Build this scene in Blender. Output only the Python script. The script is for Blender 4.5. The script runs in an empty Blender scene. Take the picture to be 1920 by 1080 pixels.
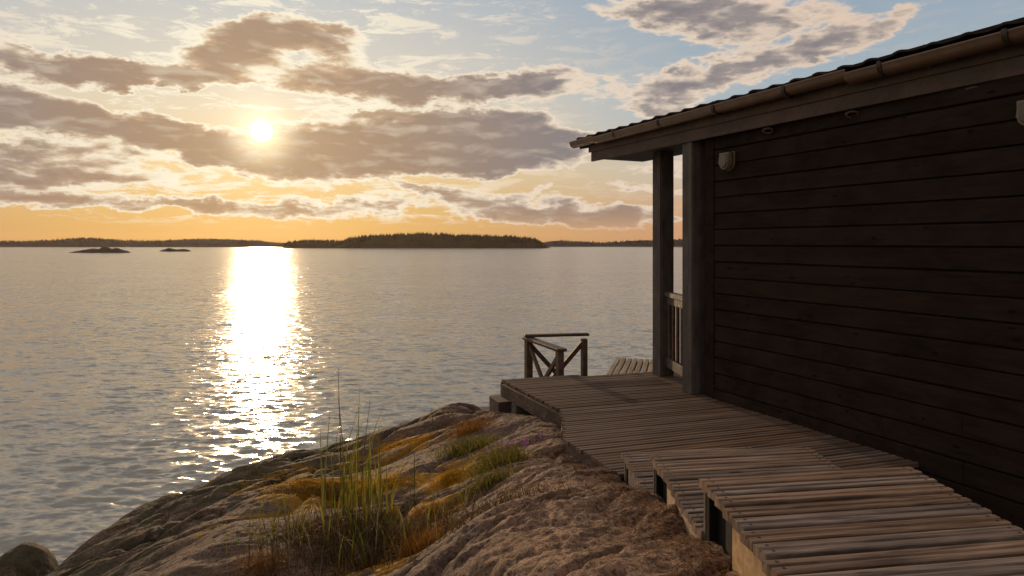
import bpy, bmesh, math, random
import numpy as np
from mathutils import Vector, Matrix

random.seed(7)
rng = np.random.default_rng(11)
sc = bpy.context.scene
C = sc.collection
R = math.radians
EYE = 3.5            # eye height above the water (z = 0)
F = 1300.0           # focal length in photo pixels (1920 wide)
HZ = 455.0           # photo row of the true horizon

# ------------------------------------------------------------------ camera
cam = bpy.data.cameras.new('camera')
co = bpy.data.objects.new('camera', cam)
C.objects.link(co)
sc.camera = co
cam.sensor_width = 36.0
cam.lens = F / 1920 * 36.0
cam.shift_y = -(540 - HZ) / 1920
cam.clip_start = 0.05
cam.clip_end = 30000
co.location = (0, 0, EYE)
co.rotation_euler = (R(90), 0, 0)

# ------------------------------------------------------------------ sun
S = Vector(((490 - 960) / F, 1.0, (HZ - 246) / F)).normalized()
SUN_EL = math.asin(S.z)
SUN_AZ = math.atan2(S.x, S.y)
sl = bpy.data.lights.new('sun', 'SUN')
so = bpy.data.objects.new('sun', sl)
C.objects.link(so)
sl.energy = 2.1
sl.angle = R(0.53)
sl.color = (1.0, 0.68, 0.38)
so.rotation_euler = (-S).to_track_quat('-Z', 'Y').to_euler()

sc.view_settings.view_transform = 'Standard'
sc.view_settings.look = 'None'
sc.view_settings.gamma = 1.0
sc.view_settings.exposure = 0.0
sc.view_settings.use_curve_mapping = False
sc.cycles.use_denoising = True
sc.cycles.max_bounces = 6
sc.cycles.sample_clamp_indirect = 6
sc.cycles.sample_clamp_direct = 0

# ------------------------------------------------------------------ node helper
class NT:
    def __init__(s, tree):
        s.t = tree
        s.n = tree.nodes
        s.l = tree.links
    def node(s, typ, **kw):
        nd = s.n.new(typ)
        for k, v in kw.items():
            setattr(nd, k, v)
        return nd
    def setin(s, sock, v):
        if isinstance(v, bpy.types.NodeSocket):
            s.l.new(v, sock)
        elif v is not None:
            sock.default_value = v
    def m(s, op, a, b=None, c=None, clamp=False):
        nd = s.node('ShaderNodeMath', operation=op, use_clamp=clamp)
        s.setin(nd.inputs[0], a)
        if b is not None: s.setin(nd.inputs[1], b)
        if c is not None: s.setin(nd.inputs[2], c)
        return nd.outputs[0]
    def vm(s, op, a, b=None):
        nd = s.node('ShaderNodeVectorMath', operation=op)
        s.setin(nd.inputs[0], a)
        if b is not None:
            if op == 'SCALE': s.setin(nd.inputs[3], b)
            else: s.setin(nd.inputs[1], b)
        return nd.outputs['Value'] if op in ('LENGTH', 'DOT_PRODUCT', 'DISTANCE') else nd.outputs[0]
    def noise(s, vec, scale, detail=4, rough=0.55, dist=0.0, out='Fac', lac=2.0):
        nd = s.node('ShaderNodeTexNoise')
        s.setin(nd.inputs['Vector'], vec)
        nd.inputs['Scale'].default_value = scale
        nd.inputs['Detail'].default_value = detail
        nd.inputs['Roughness'].default_value = rough
        nd.inputs['Distortion'].default_value = dist
        nd.inputs['Lacunarity'].default_value = lac
        return nd.outputs[out]
    def ss(s, v, lo, hi, a=0.0, b=1.0, typ='SMOOTHSTEP'):
        nd = s.node('ShaderNodeMapRange', interpolation_type=typ)
        s.setin(nd.inputs[0], v)
        s.setin(nd.inputs[1], lo); s.setin(nd.inputs[2], hi)
        s.setin(nd.inputs[3], a); s.setin(nd.inputs[4], b)
        return nd.outputs[0]
    def mix(s, f, a, b, typ='MIX'):
        nd = s.node('ShaderNodeMix', data_type='RGBA', blend_type=typ)
        s.setin(nd.inputs[0], f)
        s.setin(nd.inputs[6], col4(a)); s.setin(nd.inputs[7], col4(b))
        return nd.outputs[2]
    def ramp(s, f, stops):
        nd = s.node('ShaderNodeValToRGB')
        e = nd.color_ramp.elements
        while len(e) < len(stops): e.new(0.5)
        for i, (p, c) in enumerate(stops):
            e[i].position = p
            e[i].color = col4(c)
        s.setin(nd.inputs[0], f)
        return nd.outputs[0]
    def comb(s, x, y, z):
        nd = s.node('ShaderNodeCombineXYZ')
        for i, v in enumerate((x, y, z)): s.setin(nd.inputs[i], v)
        return nd.outputs[0]
    def sep(s, v):
        nd = s.node('ShaderNodeSeparateXYZ')
        s.setin(nd.inputs[0], v)
        return nd.outputs
    def mapping(s, v, loc=(0, 0, 0), rot=(0, 0, 0), scale=(1, 1, 1), typ='POINT'):
        nd = s.node('ShaderNodeMapping', vector_type=typ)
        s.setin(nd.inputs[0], v)
        nd.inputs[1].default_value = loc
        nd.inputs[2].default_value = rot
        nd.inputs[3].default_value = scale
        return nd.outputs[0]

def col4(c):
    if isinstance(c, bpy.types.NodeSocket) or c is None: return c
    return (*c, 1.0) if len(c) == 3 else c

def srgb(r, g, b):
    f = lambda x: (x / 255 / 12.92) if x / 255 <= 0.04045 else ((x / 255 + 0.055) / 1.055) ** 2.4
    return (f(r), f(g), f(b))

# ------------------------------------------------------------------ sky (world)
world = bpy.data.worlds.new('World')
sc.world = world
world.use_nodes = True
world.node_tree.nodes.clear()
W = NT(world.node_tree)
gen = W.node('ShaderNodeTexCoord').outputs['Generated']
D = W.vm('NORMALIZE', gen)
dx, dy, dz = W.sep(D)
sky = W.node('ShaderNodeTexSky', sky_type='NISHITA')
sky.sun_disc = False
sky.sun_elevation = SUN_EL
sky.sun_rotation = SUN_AZ
sky.air_density = 1.0
sky.dust_density = 1.2
sky.ozone_density = 1.5
az = W.m('ARCTAN2', dx, dy)
el = W.m('ARCSINE', dz)
X = W.m('MULTIPLY', az, F)
Y = W.m('MULTIPLY', el, F)
cosS = W.vm('DOT_PRODUCT', D, tuple(S))
angS = W.m('MULTIPLY', W.m('ARCCOSINE', W.m('MINIMUM', cosS, 0.999999)), F)   # in photo pixels
elp = W.m('MAXIMUM', Y, 0.0)

# clear sky: Nishita, with the warm haze of a low sun over it
hi_sun = W.ss(angS, 250, 1500)              # 0 near sun, 1 far
clear_far = W.ramp(W.m('DIVIDE', elp, 900.0), [
    (0.0, srgb(206, 156, 114)), (0.05, srgb(214, 176, 142)), (0.13, srgb(206, 194, 176)), (0.24, srgb(180, 191, 197)),
    (0.5, srgb(150, 170, 188)), (1.0, srgb(160, 168, 178))])
clear_near = W.ramp(W.m('DIVIDE', elp, 900.0), [
    (0.0, srgb(206, 152, 80)), (0.06, srgb(218, 174, 104)), (0.16, srgb(236, 204, 150)), (0.3, srgb(226, 214, 194)),
    (0.5, srgb(196, 201, 204)), (1.0, srgb(150, 168, 188))])
haze_col = W.mix(W.ss(angS, 200, 900), clear_near, clear_far)
nish = W.vm('SCALE', sky.outputs[0], 0.035)
clear = W.mix(0.12, haze_col, nish)
# the left far side goes duller orange
clear = W.mix(W.m('MULTIPLY', W.ss(W.m('ABSOLUTE', W.m('ADD', X, 460.0)), 300, 1100), W.ss(elp, 140, 0)), clear, srgb(205, 150, 110))

# cloud field -------------------------------------------------
P = W.mapping(D, scale=(1, 1, 2.6))
warp1 = W.noise(P, 5.0, 5, 0.6, out='Color')
warp2 = W.noise(W.mapping(D, scale=(1, 1, 2.0)), 22.0, 5, 0.62, out='Color')
XY = W.comb(X, Y, 0.0)
w1 = W.vm('MULTIPLY', W.vm('SUBTRACT', warp1, (0.5, 0.5, 0.5)), (190.0, 70.0, 0.0))
w2 = W.vm('MULTIPLY', W.vm('SUBTRACT', warp2, (0.5, 0.5, 0.5)), (70.0, 48.0, 0.0))
XYw = W.vm('ADD', W.vm('ADD', XY, w1), w2)

def sky_xy(u, v):
    du, dv = (u - 960), (HZ - v)
    return math.atan2(du, F) * F, math.atan2(dv, math.hypot(F, du)) * F
blobs = [  # u, v, half width, half height, tilt, weight
    (760, 276, 400, 76, 2, 2.0), (930, 266, 230, 72, -2, 1.6), (600, 298, 250, 58, 3, 1.6), (880, 320, 120, 26, 0, .5),
    (120, 228, 320, 52, -7, 1.4), (350, 265, 210, 38, -10, 1.2), (30, 200, 180, 42, -4, 1.0),
    (90, 128, 230, 28, 0, 1.5), (290, 138, 190, 26, 2, 1.4),
    (425, 92, 150, 60, 22, 1.6), (440, 45, 90, 34, 15, .5), (590, 62, 130, 38, -5, 1.3), (620, 112, 150, 30, 0, .45),
    (700, 160, 260, 38, -3, 1.7), (890, 172, 180, 26, 6, 1.2), (1030, 155, 140, 42, 12, .95), (655, 205, 130, 18, 0, .8),
    (1370, 34, 220, 56, -8, 1.1), (1230, 10, 150, 44, 0, .7), (1270, 160, 180, 46, 2, 1.0), (1440, 108, 220, 32, 8, .8),
    (1690, 30, 110, 44, 40, .6), (1560, 85, 150, 40, 18, .6), (1160, 245, 150, 26, 4, .55), (1240, 205, 120, 22, 0, .7),
    (1750, 110, 130, 26, 20, .45),
    (60, 290, 190, 20, 0, 1.0), (160, 325, 220, 24, -1, .95), (90, 366, 200, 20, -3, 1.2), (10, 330, 90, 16, 0, .8),
    (500, 382, 300, 22, 1, .75), (350, 376, 110, 16, 0, .8), (640, 388, 160, 20, 0, .6),
    (990, 388, 290, 36, -3, 1.2), (1120, 402, 220, 26, 0, 1.0), (780, 358, 100, 13, -18, .8), (1010, 352, 60, 12, 25, .5),
    (20, 82, 90, 26, -20, .3), (60, 5, 90, 16, 0, .25), (260, 3, 90, 12, 0, .25), (1200, 345, 160, 20, -2, .6), (1300, 300, 140, 20, 0, .6),
]
dens = None
for (u, v, a, b, rot, wgt) in blobs:
    cx, cy = sky_xy(u, v)
    mp = W.mapping(XYw, loc=(cx, cy, 0), rot=(0, 0, R(rot)), scale=(a, b, 1.0), typ='TEXTURE')
    g = W.node('ShaderNodeTexGradient', gradient_type='SPHERICAL')
    W.setin(g.inputs[0], mp)
    gv = g.outputs['Fac']
    dens = W.m('MULTIPLY', gv, wgt) if dens is None else W.m('MULTIPLY_ADD', gv, wgt, dens)
fb = W.noise(P, 10.5, 7, 0.58, 0.3)
fbf = W.noise(W.mapping(D, scale=(1, 1, 3.4)), 30.0, 7, 0.56, 0.35)
# outside the frame the clouds go on by noise alone
outside = W.m('MAXIMUM', W.ss(W.m('ABSOLUTE', X), 850, 1150), W.ss(Y, 440, 620))
free = W.m('MULTIPLY', W.m('MULTIPLY', W.ss(W.noise(P, 2.6, 6, 0.55), 0.40, 0.62), outside), 1.5)
dd = W.m('ADD', dens, free)
dd = W.m('ADD', dd, W.m('MULTIPLY', W.m('SUBTRACT', fb, 0.5), 1.5))
dd = W.m('ADD', dd, W.m('MULTIPLY', W.m('SUBTRACT', fbf, 0.5), 0.9))
dd = W.m('SUBTRACT', dd, 0.27)
alpha = W.ss(dd, -0.06, 0.22)
body = W.ss(dd, 0.12, 0.50)
alpha = W.m('MULTIPLY', alpha, W.ss(angS, 12, 80, 0.25, 1.0))
core = W.ss(dd, 0.28, 0.85)
nearness = W.ss(angS, 60, 620, 1.0, 0.0)
rim_col = W.mix(nearness, srgb(238, 218, 196), srgb(255, 246, 220))
rim_col = W.mix(W.ss(angS, 500, 1200), rim_col, srgb(226, 200, 178))
mid_col = W.mix(nearness, srgb(178, 164, 154), srgb(214, 178, 138))
dark_col = W.mix(nearness, srgb(132, 124, 126), srgb(170, 138, 110))
low = W.ss(elp, 130, 20)
dark_col = W.mix(W.m('MULTIPLY', low, 0.6), dark_col, srgb(190, 148, 110))
shade = W.mix(core, mid_col, dark_col)
Pf = W.mapping(D, scale=(1, 1, 3.4))
fbs = W.noise(Pf, 20.0, 4, 0.5, 0.4)
fb2 = W.noise(W.vm('ADD', Pf, tuple(Vector((S.x, S.y, S.z * 3.4)) * 0.022 + Vector((0, 0, .008)))), 20.0, 4, 0.5, 0.4)
lit = W.m('MULTIPLY', W.m('SUBTRACT', fbs, fb2), 4.0)
lit = W.m('MULTIPLY', W.m('MAXIMUM', lit, -0.5), W.ss(core, 1.0, 0.2, 0.25, 1.0))
shade = W.mix(W.m('MINIMUM', W.m('MAXIMUM', lit, 0.0), 0.75), shade, rim_col)
shade = W.mix(W.m('MINIMUM', W.m('MAXIMUM', W.m('MULTIPLY', lit, -1.0), 0.0), 0.5), shade, dark_col)
ccol = W.mix(body, rim_col, shade)
# thin high wisps
ws = W.noise(W.mapping(D, scale=(1, 1, 5.0)), 13.0, 10, 0.72, 0.5)
wisp = W.m('MULTIPLY', W.ss(ws, 0.49, 0.60), W.ss(angS, 750, 180, 0.12, 1.0))
wisp = W.m('MULTIPLY', wisp, W.ss(elp, 20, 60))
skyc = W.mix(W.m('MULTIPLY', wisp, 0.85), clear, rim_col)
alpha_l = W.m('MULTIPLY', alpha, W.ss(elp, 10, 55, 0.1, 0.94))
skyc = W.mix(alpha_l, skyc, ccol)
# the aureole round the sun and the disc itself
g1 = W.m('EXPONENT', W.m('DIVIDE', angS, -20.0))
g2 = W.m('EXPONENT', W.m('DIVIDE', angS, -105.0))
glow = W.vm('SCALE', (1.0, 0.80, 0.45), W.m('MULTIPLY', g2, 0.2))
glow2 = W.vm('SCALE', (1.0, 0.86, 0.6), W.m('MULTIPLY', g1, 1.2))
disc = W.vm('SCALE', (1.0, 0.92, 0.75), W.ss(angS, 19, 14, 0.0, 9.0))
tot = W.vm('ADD', W.vm('ADD', W.vm('ADD', skyc, glow), glow2), disc)
bg = W.node('ShaderNodeBackground')
W.setin(bg.inputs[0], tot)
bg.inputs[1].default_value = 1.0
wo = W.node('ShaderNodeOutputWorld')
W.l.new(bg.outputs[0], wo.inputs[0])
world.cycles.sampling_method = 'MANUAL'
world.cycles.sample_map_resolution = 1024

# ------------------------------------------------------------------ object helpers
def tag(o, label=None, cat=None, group=None, kind=None):
    if label: o['label'] = label
    if cat: o['category'] = cat
    if group: o['group'] = group
    if kind: o['kind'] = kind
    return o

def empty(name, loc=(0, 0, 0), rz=0.0, parent=None):
    o = bpy.data.objects.new(name, None)
    C.objects.link(o)
    o.location = loc
    o.rotation_euler = (0, 0, rz)
    o.empty_display_size = 0.1
    if parent: o.parent = parent
    return o

def link(name, me, mat=None, parent=None, loc=None, rot=None, scale=None):
    o = bpy.data.objects.new(name, me)
    C.objects.link(o)
    if mat and not me.materials: me.materials.append(mat)
    if parent: o.parent = parent
    if loc is not None: o.location = loc
    if rot is not None: o.rotation_euler = rot
    if scale is not None: o.scale = scale
    return o

def mesh_np(name, V, Fc, smooth=True):
    me = bpy.data.meshes.new(name)
    V = np.asarray(V, dtype=np.float32); Fc = np.asarray(Fc, dtype=np.int32)
    k = Fc.shape[1]
    me.vertices.add(len(V)); me.vertices.foreach_set('co', V.ravel())
    me.loops.add(Fc.size); me.loops.foreach_set('vertex_index', Fc.ravel())
    me.polygons.add(len(Fc))
    me.polygons.foreach_set('loop_start', np.arange(0, Fc.size, k, dtype=np.int32))
    me.polygons.foreach_set('loop_total', np.full(len(Fc), k, dtype=np.int32))
    me.polygons.foreach_set('use_smooth', np.full(len(Fc), smooth, dtype=bool))
    me.update(calc_edges=True)
    return me

class MB:
    """collects shapes for ONE mesh object"""
    def __init__(s): s.bm = bmesh.new()
    def box(s, c, size, rz=0.0, bevel=0.0, M=None):
        g = bmesh.ops.create_cube(s.bm, size=1.0)
        m = Matrix.Translation(Vector(c)) @ Matrix.Rotation(rz, 4, 'Z') @ Matrix.Diagonal((*size, 1))
        if M is not None: m = M @ m
        bmesh.ops.transform(s.bm, matrix=m, verts=g['verts'])
        if bevel:
            ed = list({e for v in g['verts'] for e in v.link_edges})
            bmesh.ops.bevel(s.bm, geom=ed, offset=bevel, segments=1, affect='EDGES')
        return s
    def bar(s, a, b, w, h, bevel=0.0, roll=0.0):
        """rectangular bar from a to b, w sideways, h 'up'"""
        a, b = Vector(a), Vector(b)
        d = b - a
        x = d.normalized()
        up = Vector((0, 0, 1)) if abs(x.z) < 0.95 else Vector((0, 1, 0))
        y = up.cross(x).normalized(); z = x.cross(y)
        if roll:
            q = Matrix.Rotation(roll, 3, x); y = q @ y; z = q @ z
        m = Matrix(((x.x, y.x, z.x, 0), (x.y, y.y, z.y, 0), (x.z, y.z, z.z, 0), (0, 0, 0, 1)))
        m = Matrix.Translation((a + b) / 2) @ m @ Matrix.Diagonal((d.length, w, h, 1))
        g = bmesh.ops.create_cube(s.bm, size=1.0)
        bmesh.ops.transform(s.bm, matrix=m, verts=g['verts'])
        if bevel:
            ed = list({e for v in g['verts'] for e in v.link_edges})
            bmesh.ops.bevel(s.bm, geom=ed, offset=bevel, segments=1, affect='EDGES')
        return s
    def tube(s, pts, r, seg=6):
        pts = [Vector(p) for p in pts]
        rings = []
        for i, p in enumerate(pts):
            t = (pts[min(i + 1, len(pts) - 1)] - pts[max(i - 1, 0)]).normalized()
            up = Vector((0, 0, 1)) if abs(t.z) < 0.9 else Vector((0, 1, 0))
            a = t.cross(up).normalized(); b = a.cross(t)
            rr = r[i] if hasattr(r, '__len__') else r
            rings.append([s.bm.verts.new(p + (a * math.cos(2 * math.pi * k / seg) + b * math.sin(2 * math.pi * k / seg)) * rr) for k in range(seg)])
        for i in range(len(rings) - 1):
            for k in range(seg):
                s.bm.faces.new((rings[i][k], rings[i][(k + 1) % seg], rings[i + 1][(k + 1) % seg], rings[i + 1][k]))
        s.bm.faces.new(rings[0][::-1]); s.bm.faces.new(rings[-1])
        return s
    def build(s, name, mat, parent=None, loc=None, rot=None, smooth=False):
        bmesh.ops.recalc_face_normals(s.bm, faces=s.bm.faces)
        me = bpy.data.meshes.new(name)
        s.bm.to_mesh(me); s.bm.free()
        if smooth:
            for p in me.polygons: p.use_smooth = True
        me.materials.append(mat)
        return link(name, me, None, parent, loc, rot)

# ------------------------------------------------------------------ numpy value noise
def vnoise(x, y, seed=0):
    xi = np.floor(x).astype(np.int64); yi = np.floor(y).astype(np.int64)
    fx = x - xi; fy = y - yi
    fx = fx * fx * (3 - 2 * fx); fy = fy * fy * (3 - 2 * fy)
    def h(a, b):
        n = (a * 374761393 + b * 668265263 + seed * 974711) & 0x7fffffff
        n = ((n ^ (n >> 13)) * 1274126177) & 0x7fffffff
        n = (n ^ (n >> 16)) & 0xffff
        return n / 65535.0
    return (h(xi, yi) * (1 - fx) + h(xi + 1, yi) * fx) * (1 - fy) + (h(xi, yi + 1) * (1 - fx) + h(xi + 1, yi + 1) * fx) * fy
def fbm(x, y, oct=5, seed=0, gain=0.5):
    v = 0; a = 1; t = 0
    for i in range(oct):
        v = v + a * (vnoise(x, y, seed + i * 17) - 0.5) * 2; t += a
        x, y = (x * 0.8 - y * 0.6) * 2.03, (x * 0.6 + y * 0.8) * 2.03
        a *= gain
    return v / t

# ------------------------------------------------------------------ materials
def new_mat(name):
    m = bpy.data.materials.new(name)
    m.use_nodes = True
    m.node_tree.nodes.clear()
    T = NT(m.node_tree)
    bs = T.node('ShaderNodeBsdfPrincipled')
    out = T.node('ShaderNodeOutputMaterial')
    T.l.new(bs.outputs[0], out.inputs[0])
    return m, T, bs, out

def wood_mat(name, c1, c2, rough=0.75, grain=(2.0, 40.0, 40.0), vary=0.35, bump=0.3, warm=None, spec=0.3, sat=(.75, 1.2), screws=False):
    m, T, bs, out = new_mat(name)
    tc = T.node('ShaderNodeTexCoord').outputs['Object']
    rnd = T.node('ShaderNodeObjectInfo').outputs['Random']
    off = T.comb(T.m('MULTIPLY', rnd, 37.0), T.m('MULTIPLY', rnd, 91.0), 0.0)
    v = T.vm('ADD', T.mapping(tc, scale=grain), off)
    n1 = T.noise(v, 1.0, 6, 0.65, 0.6)
    n2 = T.noise(T.vm('ADD', T.mapping(tc, scale=(grain[0] * 0.6, 5, 5)), off), 1.0, 4, 0.6)
    base = T.mix(T.ss(n1, 0.3, 0.7), c1, c2)
    br = T.m('ADD', T.m('MULTIPLY', T.m('SUBTRACT', rnd, 0.5), vary), T.ss(n2, 0.25, 0.75, 0.72, 1.25))
    hv = T.node('ShaderNodeHueSaturation')
    T.setin(hv.inputs['Color'], base)
    T.setin(hv.inputs['Value'], br)
    T.setin(hv.inputs['Saturation'], T.ss(T.m('FRACT', T.m('MULTIPLY', rnd, 7.3)), 0, 1, sat[0], sat[1], 'LINEAR'))
    vo = T.node('ShaderNodeTexVoronoi', feature='F1')
    T.setin(vo.inputs['Vector'], T.vm('ADD', T.mapping(tc, scale=(grain[0] * 1.1, 11.0, 11.0) if grain[0] < 10 else (11, 11, 3)), off)); vo.inputs['Scale'].default_value = 1.0
    kn = T.ss(vo.outputs['Distance'], 0.05, 0.13, 1.0, 0.0)
    fin = T.mix(T.m('MULTIPLY', kn, 0.75), hv.outputs[0], tuple(x * .3 for x in c1))
    if screws:
        ox, oy, oz = T.sep(tc)
        ex_ = T.m('MULTIPLY', T.m('SUBTRACT', T.m('ABSOLUTE', ox), 0.462), 0.75)
        ey_ = T.m('SUBTRACT', T.m('ABSOLUTE', oy), 0.016)
        dd_ = T.m('SQRT', T.m('ADD', T.m('MULTIPLY', ex_, ex_), T.m('MULTIPLY', ey_, ey_)))
        fin = T.mix(T.ss(dd_, 0.0065, 0.0035), fin, (0.02, 0.015, 0.012))
    T.setin(bs.inputs['Base Color'], fin)
    T.setin(bs.inputs['Roughness'], T.ss(n1, 0.2, 0.8, rough - 0.1, rough + 0.12))
    bs.inputs['Specular IOR Level'].default_value = spec
    bp = T.node('ShaderNodeBump')
    bp.inputs['Strength'].default_value = bump
    bp.inputs['Distance'].default_value = 0.004
    T.setin(bp.inputs['Height'], n1)
    T.setin(bs.inputs['Normal'], bp.outputs[0])
    return m

def plain_mat(name, c, rough=0.5, metal=0.0, spec=0.5, nscale=20, amt=0.25, translucent=0.0, vary=0.0, bump=0.0):
    m, T, bs, out = new_mat(name)
    tc = T.node('ShaderNodeTexCoord').outputs['Object']
    n = T.noise(tc, nscale, 5, 0.6)
    f = T.ss(n, 0.25, 0.75, 1 - amt, 1 + amt)
    if vary:
        rnd = T.node('ShaderNodeObjectInfo').outputs['Random']
        f = T.m('ADD', f, T.m('MULTIPLY', T.m('SUBTRACT', rnd, 0.5), vary))
    colr = T.vm('SCALE', tuple(c), f)
    T.setin(bs.inputs['Base Color'], colr)
    bs.inputs['Roughness'].default_value = rough
    bs.inputs['Metallic'].default_value = metal
    bs.inputs['Specular IOR Level'].default_value = spec
    if bump:
        bp = T.node('ShaderNodeBump'); bp.inputs['Strength'].default_value = bump; bp.inputs['Distance'].default_value = 0.003
        T.setin(bp.inputs['Height'], n); T.setin(bs.inputs['Normal'], bp.outputs[0])
    if translucent:
        tr = T.node('ShaderNodeBsdfTranslucent')
        T.setin(tr.inputs[0], colr)
        mx = T.node('ShaderNodeMixShader'); mx.inputs[0].default_value = translucent
        T.l.new(bs.outputs[0], mx.inputs[1]); T.l.new(tr.outputs[0], mx.inputs[2])
        T.l.new(mx.outputs[0], out.inputs[0])
    return m

M_deck = wood_mat('weathered_decking', (0.085, 0.055, 0.038), (0.34, 0.232, 0.165), 0.72, (2.2, 60.0, 20.0), 0.32, 0.6, screws=True)
M_deckA = wood_mat('weathered_platform', (0.090, 0.056, 0.038), (0.215, 0.140, 0.098), 0.72, (3.0, 60.0, 20.0), 0.45, 0.5)
M_pale = wood_mat('pale_side_board', (0.30, 0.19, 0.09), (0.47, 0.32, 0.17), 0.7, (3.0, 30.0, 30.0), 0.2, 0.4)
M_beam = wood_mat('old_beam', (0.08, 0.06, 0.045), (0.17, 0.13, 0.10), 0.8, (3.0, 25.0, 25.0), 0.3, 0.5)
M_rail = wood_mat('brown_rail', (0.075, 0.042, 0.024), (0.15, 0.085, 0.05), 0.6, (3.0, 30.0, 30.0), 0.3, 0.4)
M_slat = wood_mat('tan_slats', (0.24, 0.17, 0.11), (0.40, 0.29, 0.19), 0.7, (3.0, 40.0, 30.0), 0.25, 0.4)
M_siding = wood_mat('black_brown_siding', (0.026, 0.0165, 0.0112), (0.038, 0.0240, 0.0163), 0.8, (1.6, 30.0, 30.0), 0.15, 0.5, spec=0.04, sat=(.85, 1.0))
M_post = wood_mat('grey_painted_wood', (0.088, 0.070, 0.056), (0.128, 0.102, 0.082), 0.6, (20, 20, 2.0), 0.1, 0.3)
M_fascia = wood_mat('brown_painted_board', (0.085, 0.060, 0.043), (0.130, 0.092, 0.066), 0.6, (2.0, 20, 20.0), 0.1, 0.3)
M_gutter = plain_mat('brown_gutter_metal', (0.20, 0.125, 0.075), 0.32, 0.25, 0.5, 9, 0.15)
M_bracket = plain_mat('dark_bracket', (0.06, 0.042, 0.03), 0.45, 0.3)
M_tile = plain_mat('roof_tile', (0.045, 0.030, 0.021), 0.8, 0, 0.3, 30, 0.4, vary=0.5, bump=0.4)
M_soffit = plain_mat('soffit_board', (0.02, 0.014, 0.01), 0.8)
M_lamp = plain_mat('lamp_body', (0.20, 0.16, 0.09), 0.4, 0, 0.5, 15, 0.1)
M_lens = plain_mat('lamp_glass', (0.13, 0.11, 0.07), 0.25, 0, 0.5, 15, 0.1)
M_wire = plain_mat('wire', (0.14, 0.08, 0.045), 0.5)
M_gapshade = wood_mat('gap_shade_dark', (0.008, 0.006, 0.005), (0.018, 0.014, 0.011), 0.8, (3.0, 25.0, 25.0), 0.3, 0.4)  # near-black, paints the shade inside the step gaps
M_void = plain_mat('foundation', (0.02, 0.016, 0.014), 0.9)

# ------------------------------------------------------------------ water
def wave_set():
    ws = []
    r = np.random.default_rng(5)
    for lam, amp, n in ((6.5, 0.004, 5), (2.6, 0.0020, 8), (1.2, 0.0016, 12), (0.62, 0.0018, 16), (0.34, 0.0020, 20), (0.2, 0.0015, 20)):
        for i in range(n):
            L = lam * r.uniform(0.7, 1.4)
            th = R(166) + r.normal(0, 0.40)      # travel direction, roughly towards the shore
            ws.append((2 * math.pi / L * math.sin(th), 2 * math.pi / L * math.cos(th), amp * r.uniform(0.6, 1.3), r.uniform(0, 6.28), L))
    return ws
WAVES = wave_set()

def build_water():
    nA, nR = 760, 620
    a = np.linspace(R(-62), R(62), nA)
    r = 5.0 * np.exp(np.linspace(0, math.log(20000 / 5.0), nR) ** 1.0)
    # even spacing in depression angle near, log further away
    t = np.linspace(0, 1, nR)
    vpix = (EYE / 4.2) * (1 - t) ** 1.0 + (EYE / 14000.0)
    r = EYE / (vpix ** 1.0)
    A, Rr = np.meshgrid(a, r)
    Xg = Rr * np.sin(A); Yg = Rr * np.cos(A)
    spacing = np.gradient(r)[:, None] * np.ones_like(A)
    Z = np.zeros_like(Xg)
    for kx, ky, amp, ph, L in WAVES:
        fade = np.clip((L / spacing - 2.0) / 2.5, 0, 1)
        if fade.max() <= 0: continue
        th = kx * Xg + ky * Yg + ph
        w = np.sin(th)
        Z += amp * fade * (w - 0.25 * np.cos(2 * th))
    mod = 0.7 + 0.6 * (0.5 + 0.5 * fbm(Xg / 9.0, Yg / 9.0, 3, 3))
    Z *= mod
    V = np.stack([Xg, Yg, Z], -1).reshape(-1, 3)
    i = np.arange(nR - 1)[:, None] * nA + np.arange(nA - 1)[None]
    Fc = np.stack([i, i + 1, i + nA + 1, i + nA], -1).reshape(-1, 4)
    return mesh_np('water', V, Fc[:, ::-1])

def water_mat():
    m, T, bs, out = new_mat('sea_water')
    pos = T.node('ShaderNodeNewGeometry')
    p = pos.outputs['Position']; N = pos.outputs['Normal']
    bs.inputs['Base Color'].default_value = (0.39, 0.38, 0.325, 1)
    bs.inputs['Roughness'].default_value = 0.15
    bs.inputs['IOR'].default_value = 1.34
    pr = T.mapping(p, rot=(0, 0, R(-14)), scale=(0.42, 1.5, 1.0))
    def sl(vec, sc_, det, amp):
        c = T.noise(vec, sc_, det, 0.6, 0.4, out='Color')
        return T.vm('MULTIPLY', T.vm('SUBTRACT', c, (0.5, 0.5, 0.5)), (amp * 0.52, amp, 0.0))
    pr2 = T.mapping(p, rot=(0, 0, R(-14)), scale=(0.60, 1.5, 1.0))
    s0 = sl(pr2, 0.9, 2, 0.32)
    s1 = sl(pr2, 3.8, 2, 1.30)
    s2 = sl(pr2, 10.0, 2, 0.85)
    s3 = sl(pr, 22.0, 1, 0.25)
    s1 = T.vm('ADD', s0, s1)
    big = T.noise(T.mapping(p, rot=(0, 0, R(-14)), scale=(0.02, 0.06, 1)), 1.0, 4, 0.6)
    k = T.ss(big, 0.3, 0.7, 0.7, 1.25)
    tot = T.vm('SCALE', T.vm('ADD', T.vm('ADD', s1, s2), s3), k)
    nn = T.vm('NORMALIZE', T.vm('ADD', N, tot))
    T.setin(bs.inputs['Normal'], nn)
    return m
M_water = water_mat()
wob = link('water', build_water(), M_water)
tag(wob, kind='structure')
sb = MB(); sb.box((0, 4000, -5.2), (40000, 30000, 0.4))
sbo = sb.build('seabed', plain_mat('seabed', (0.05, 0.06, 0.05), 0.9)); tag(sbo, kind='structure')

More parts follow.
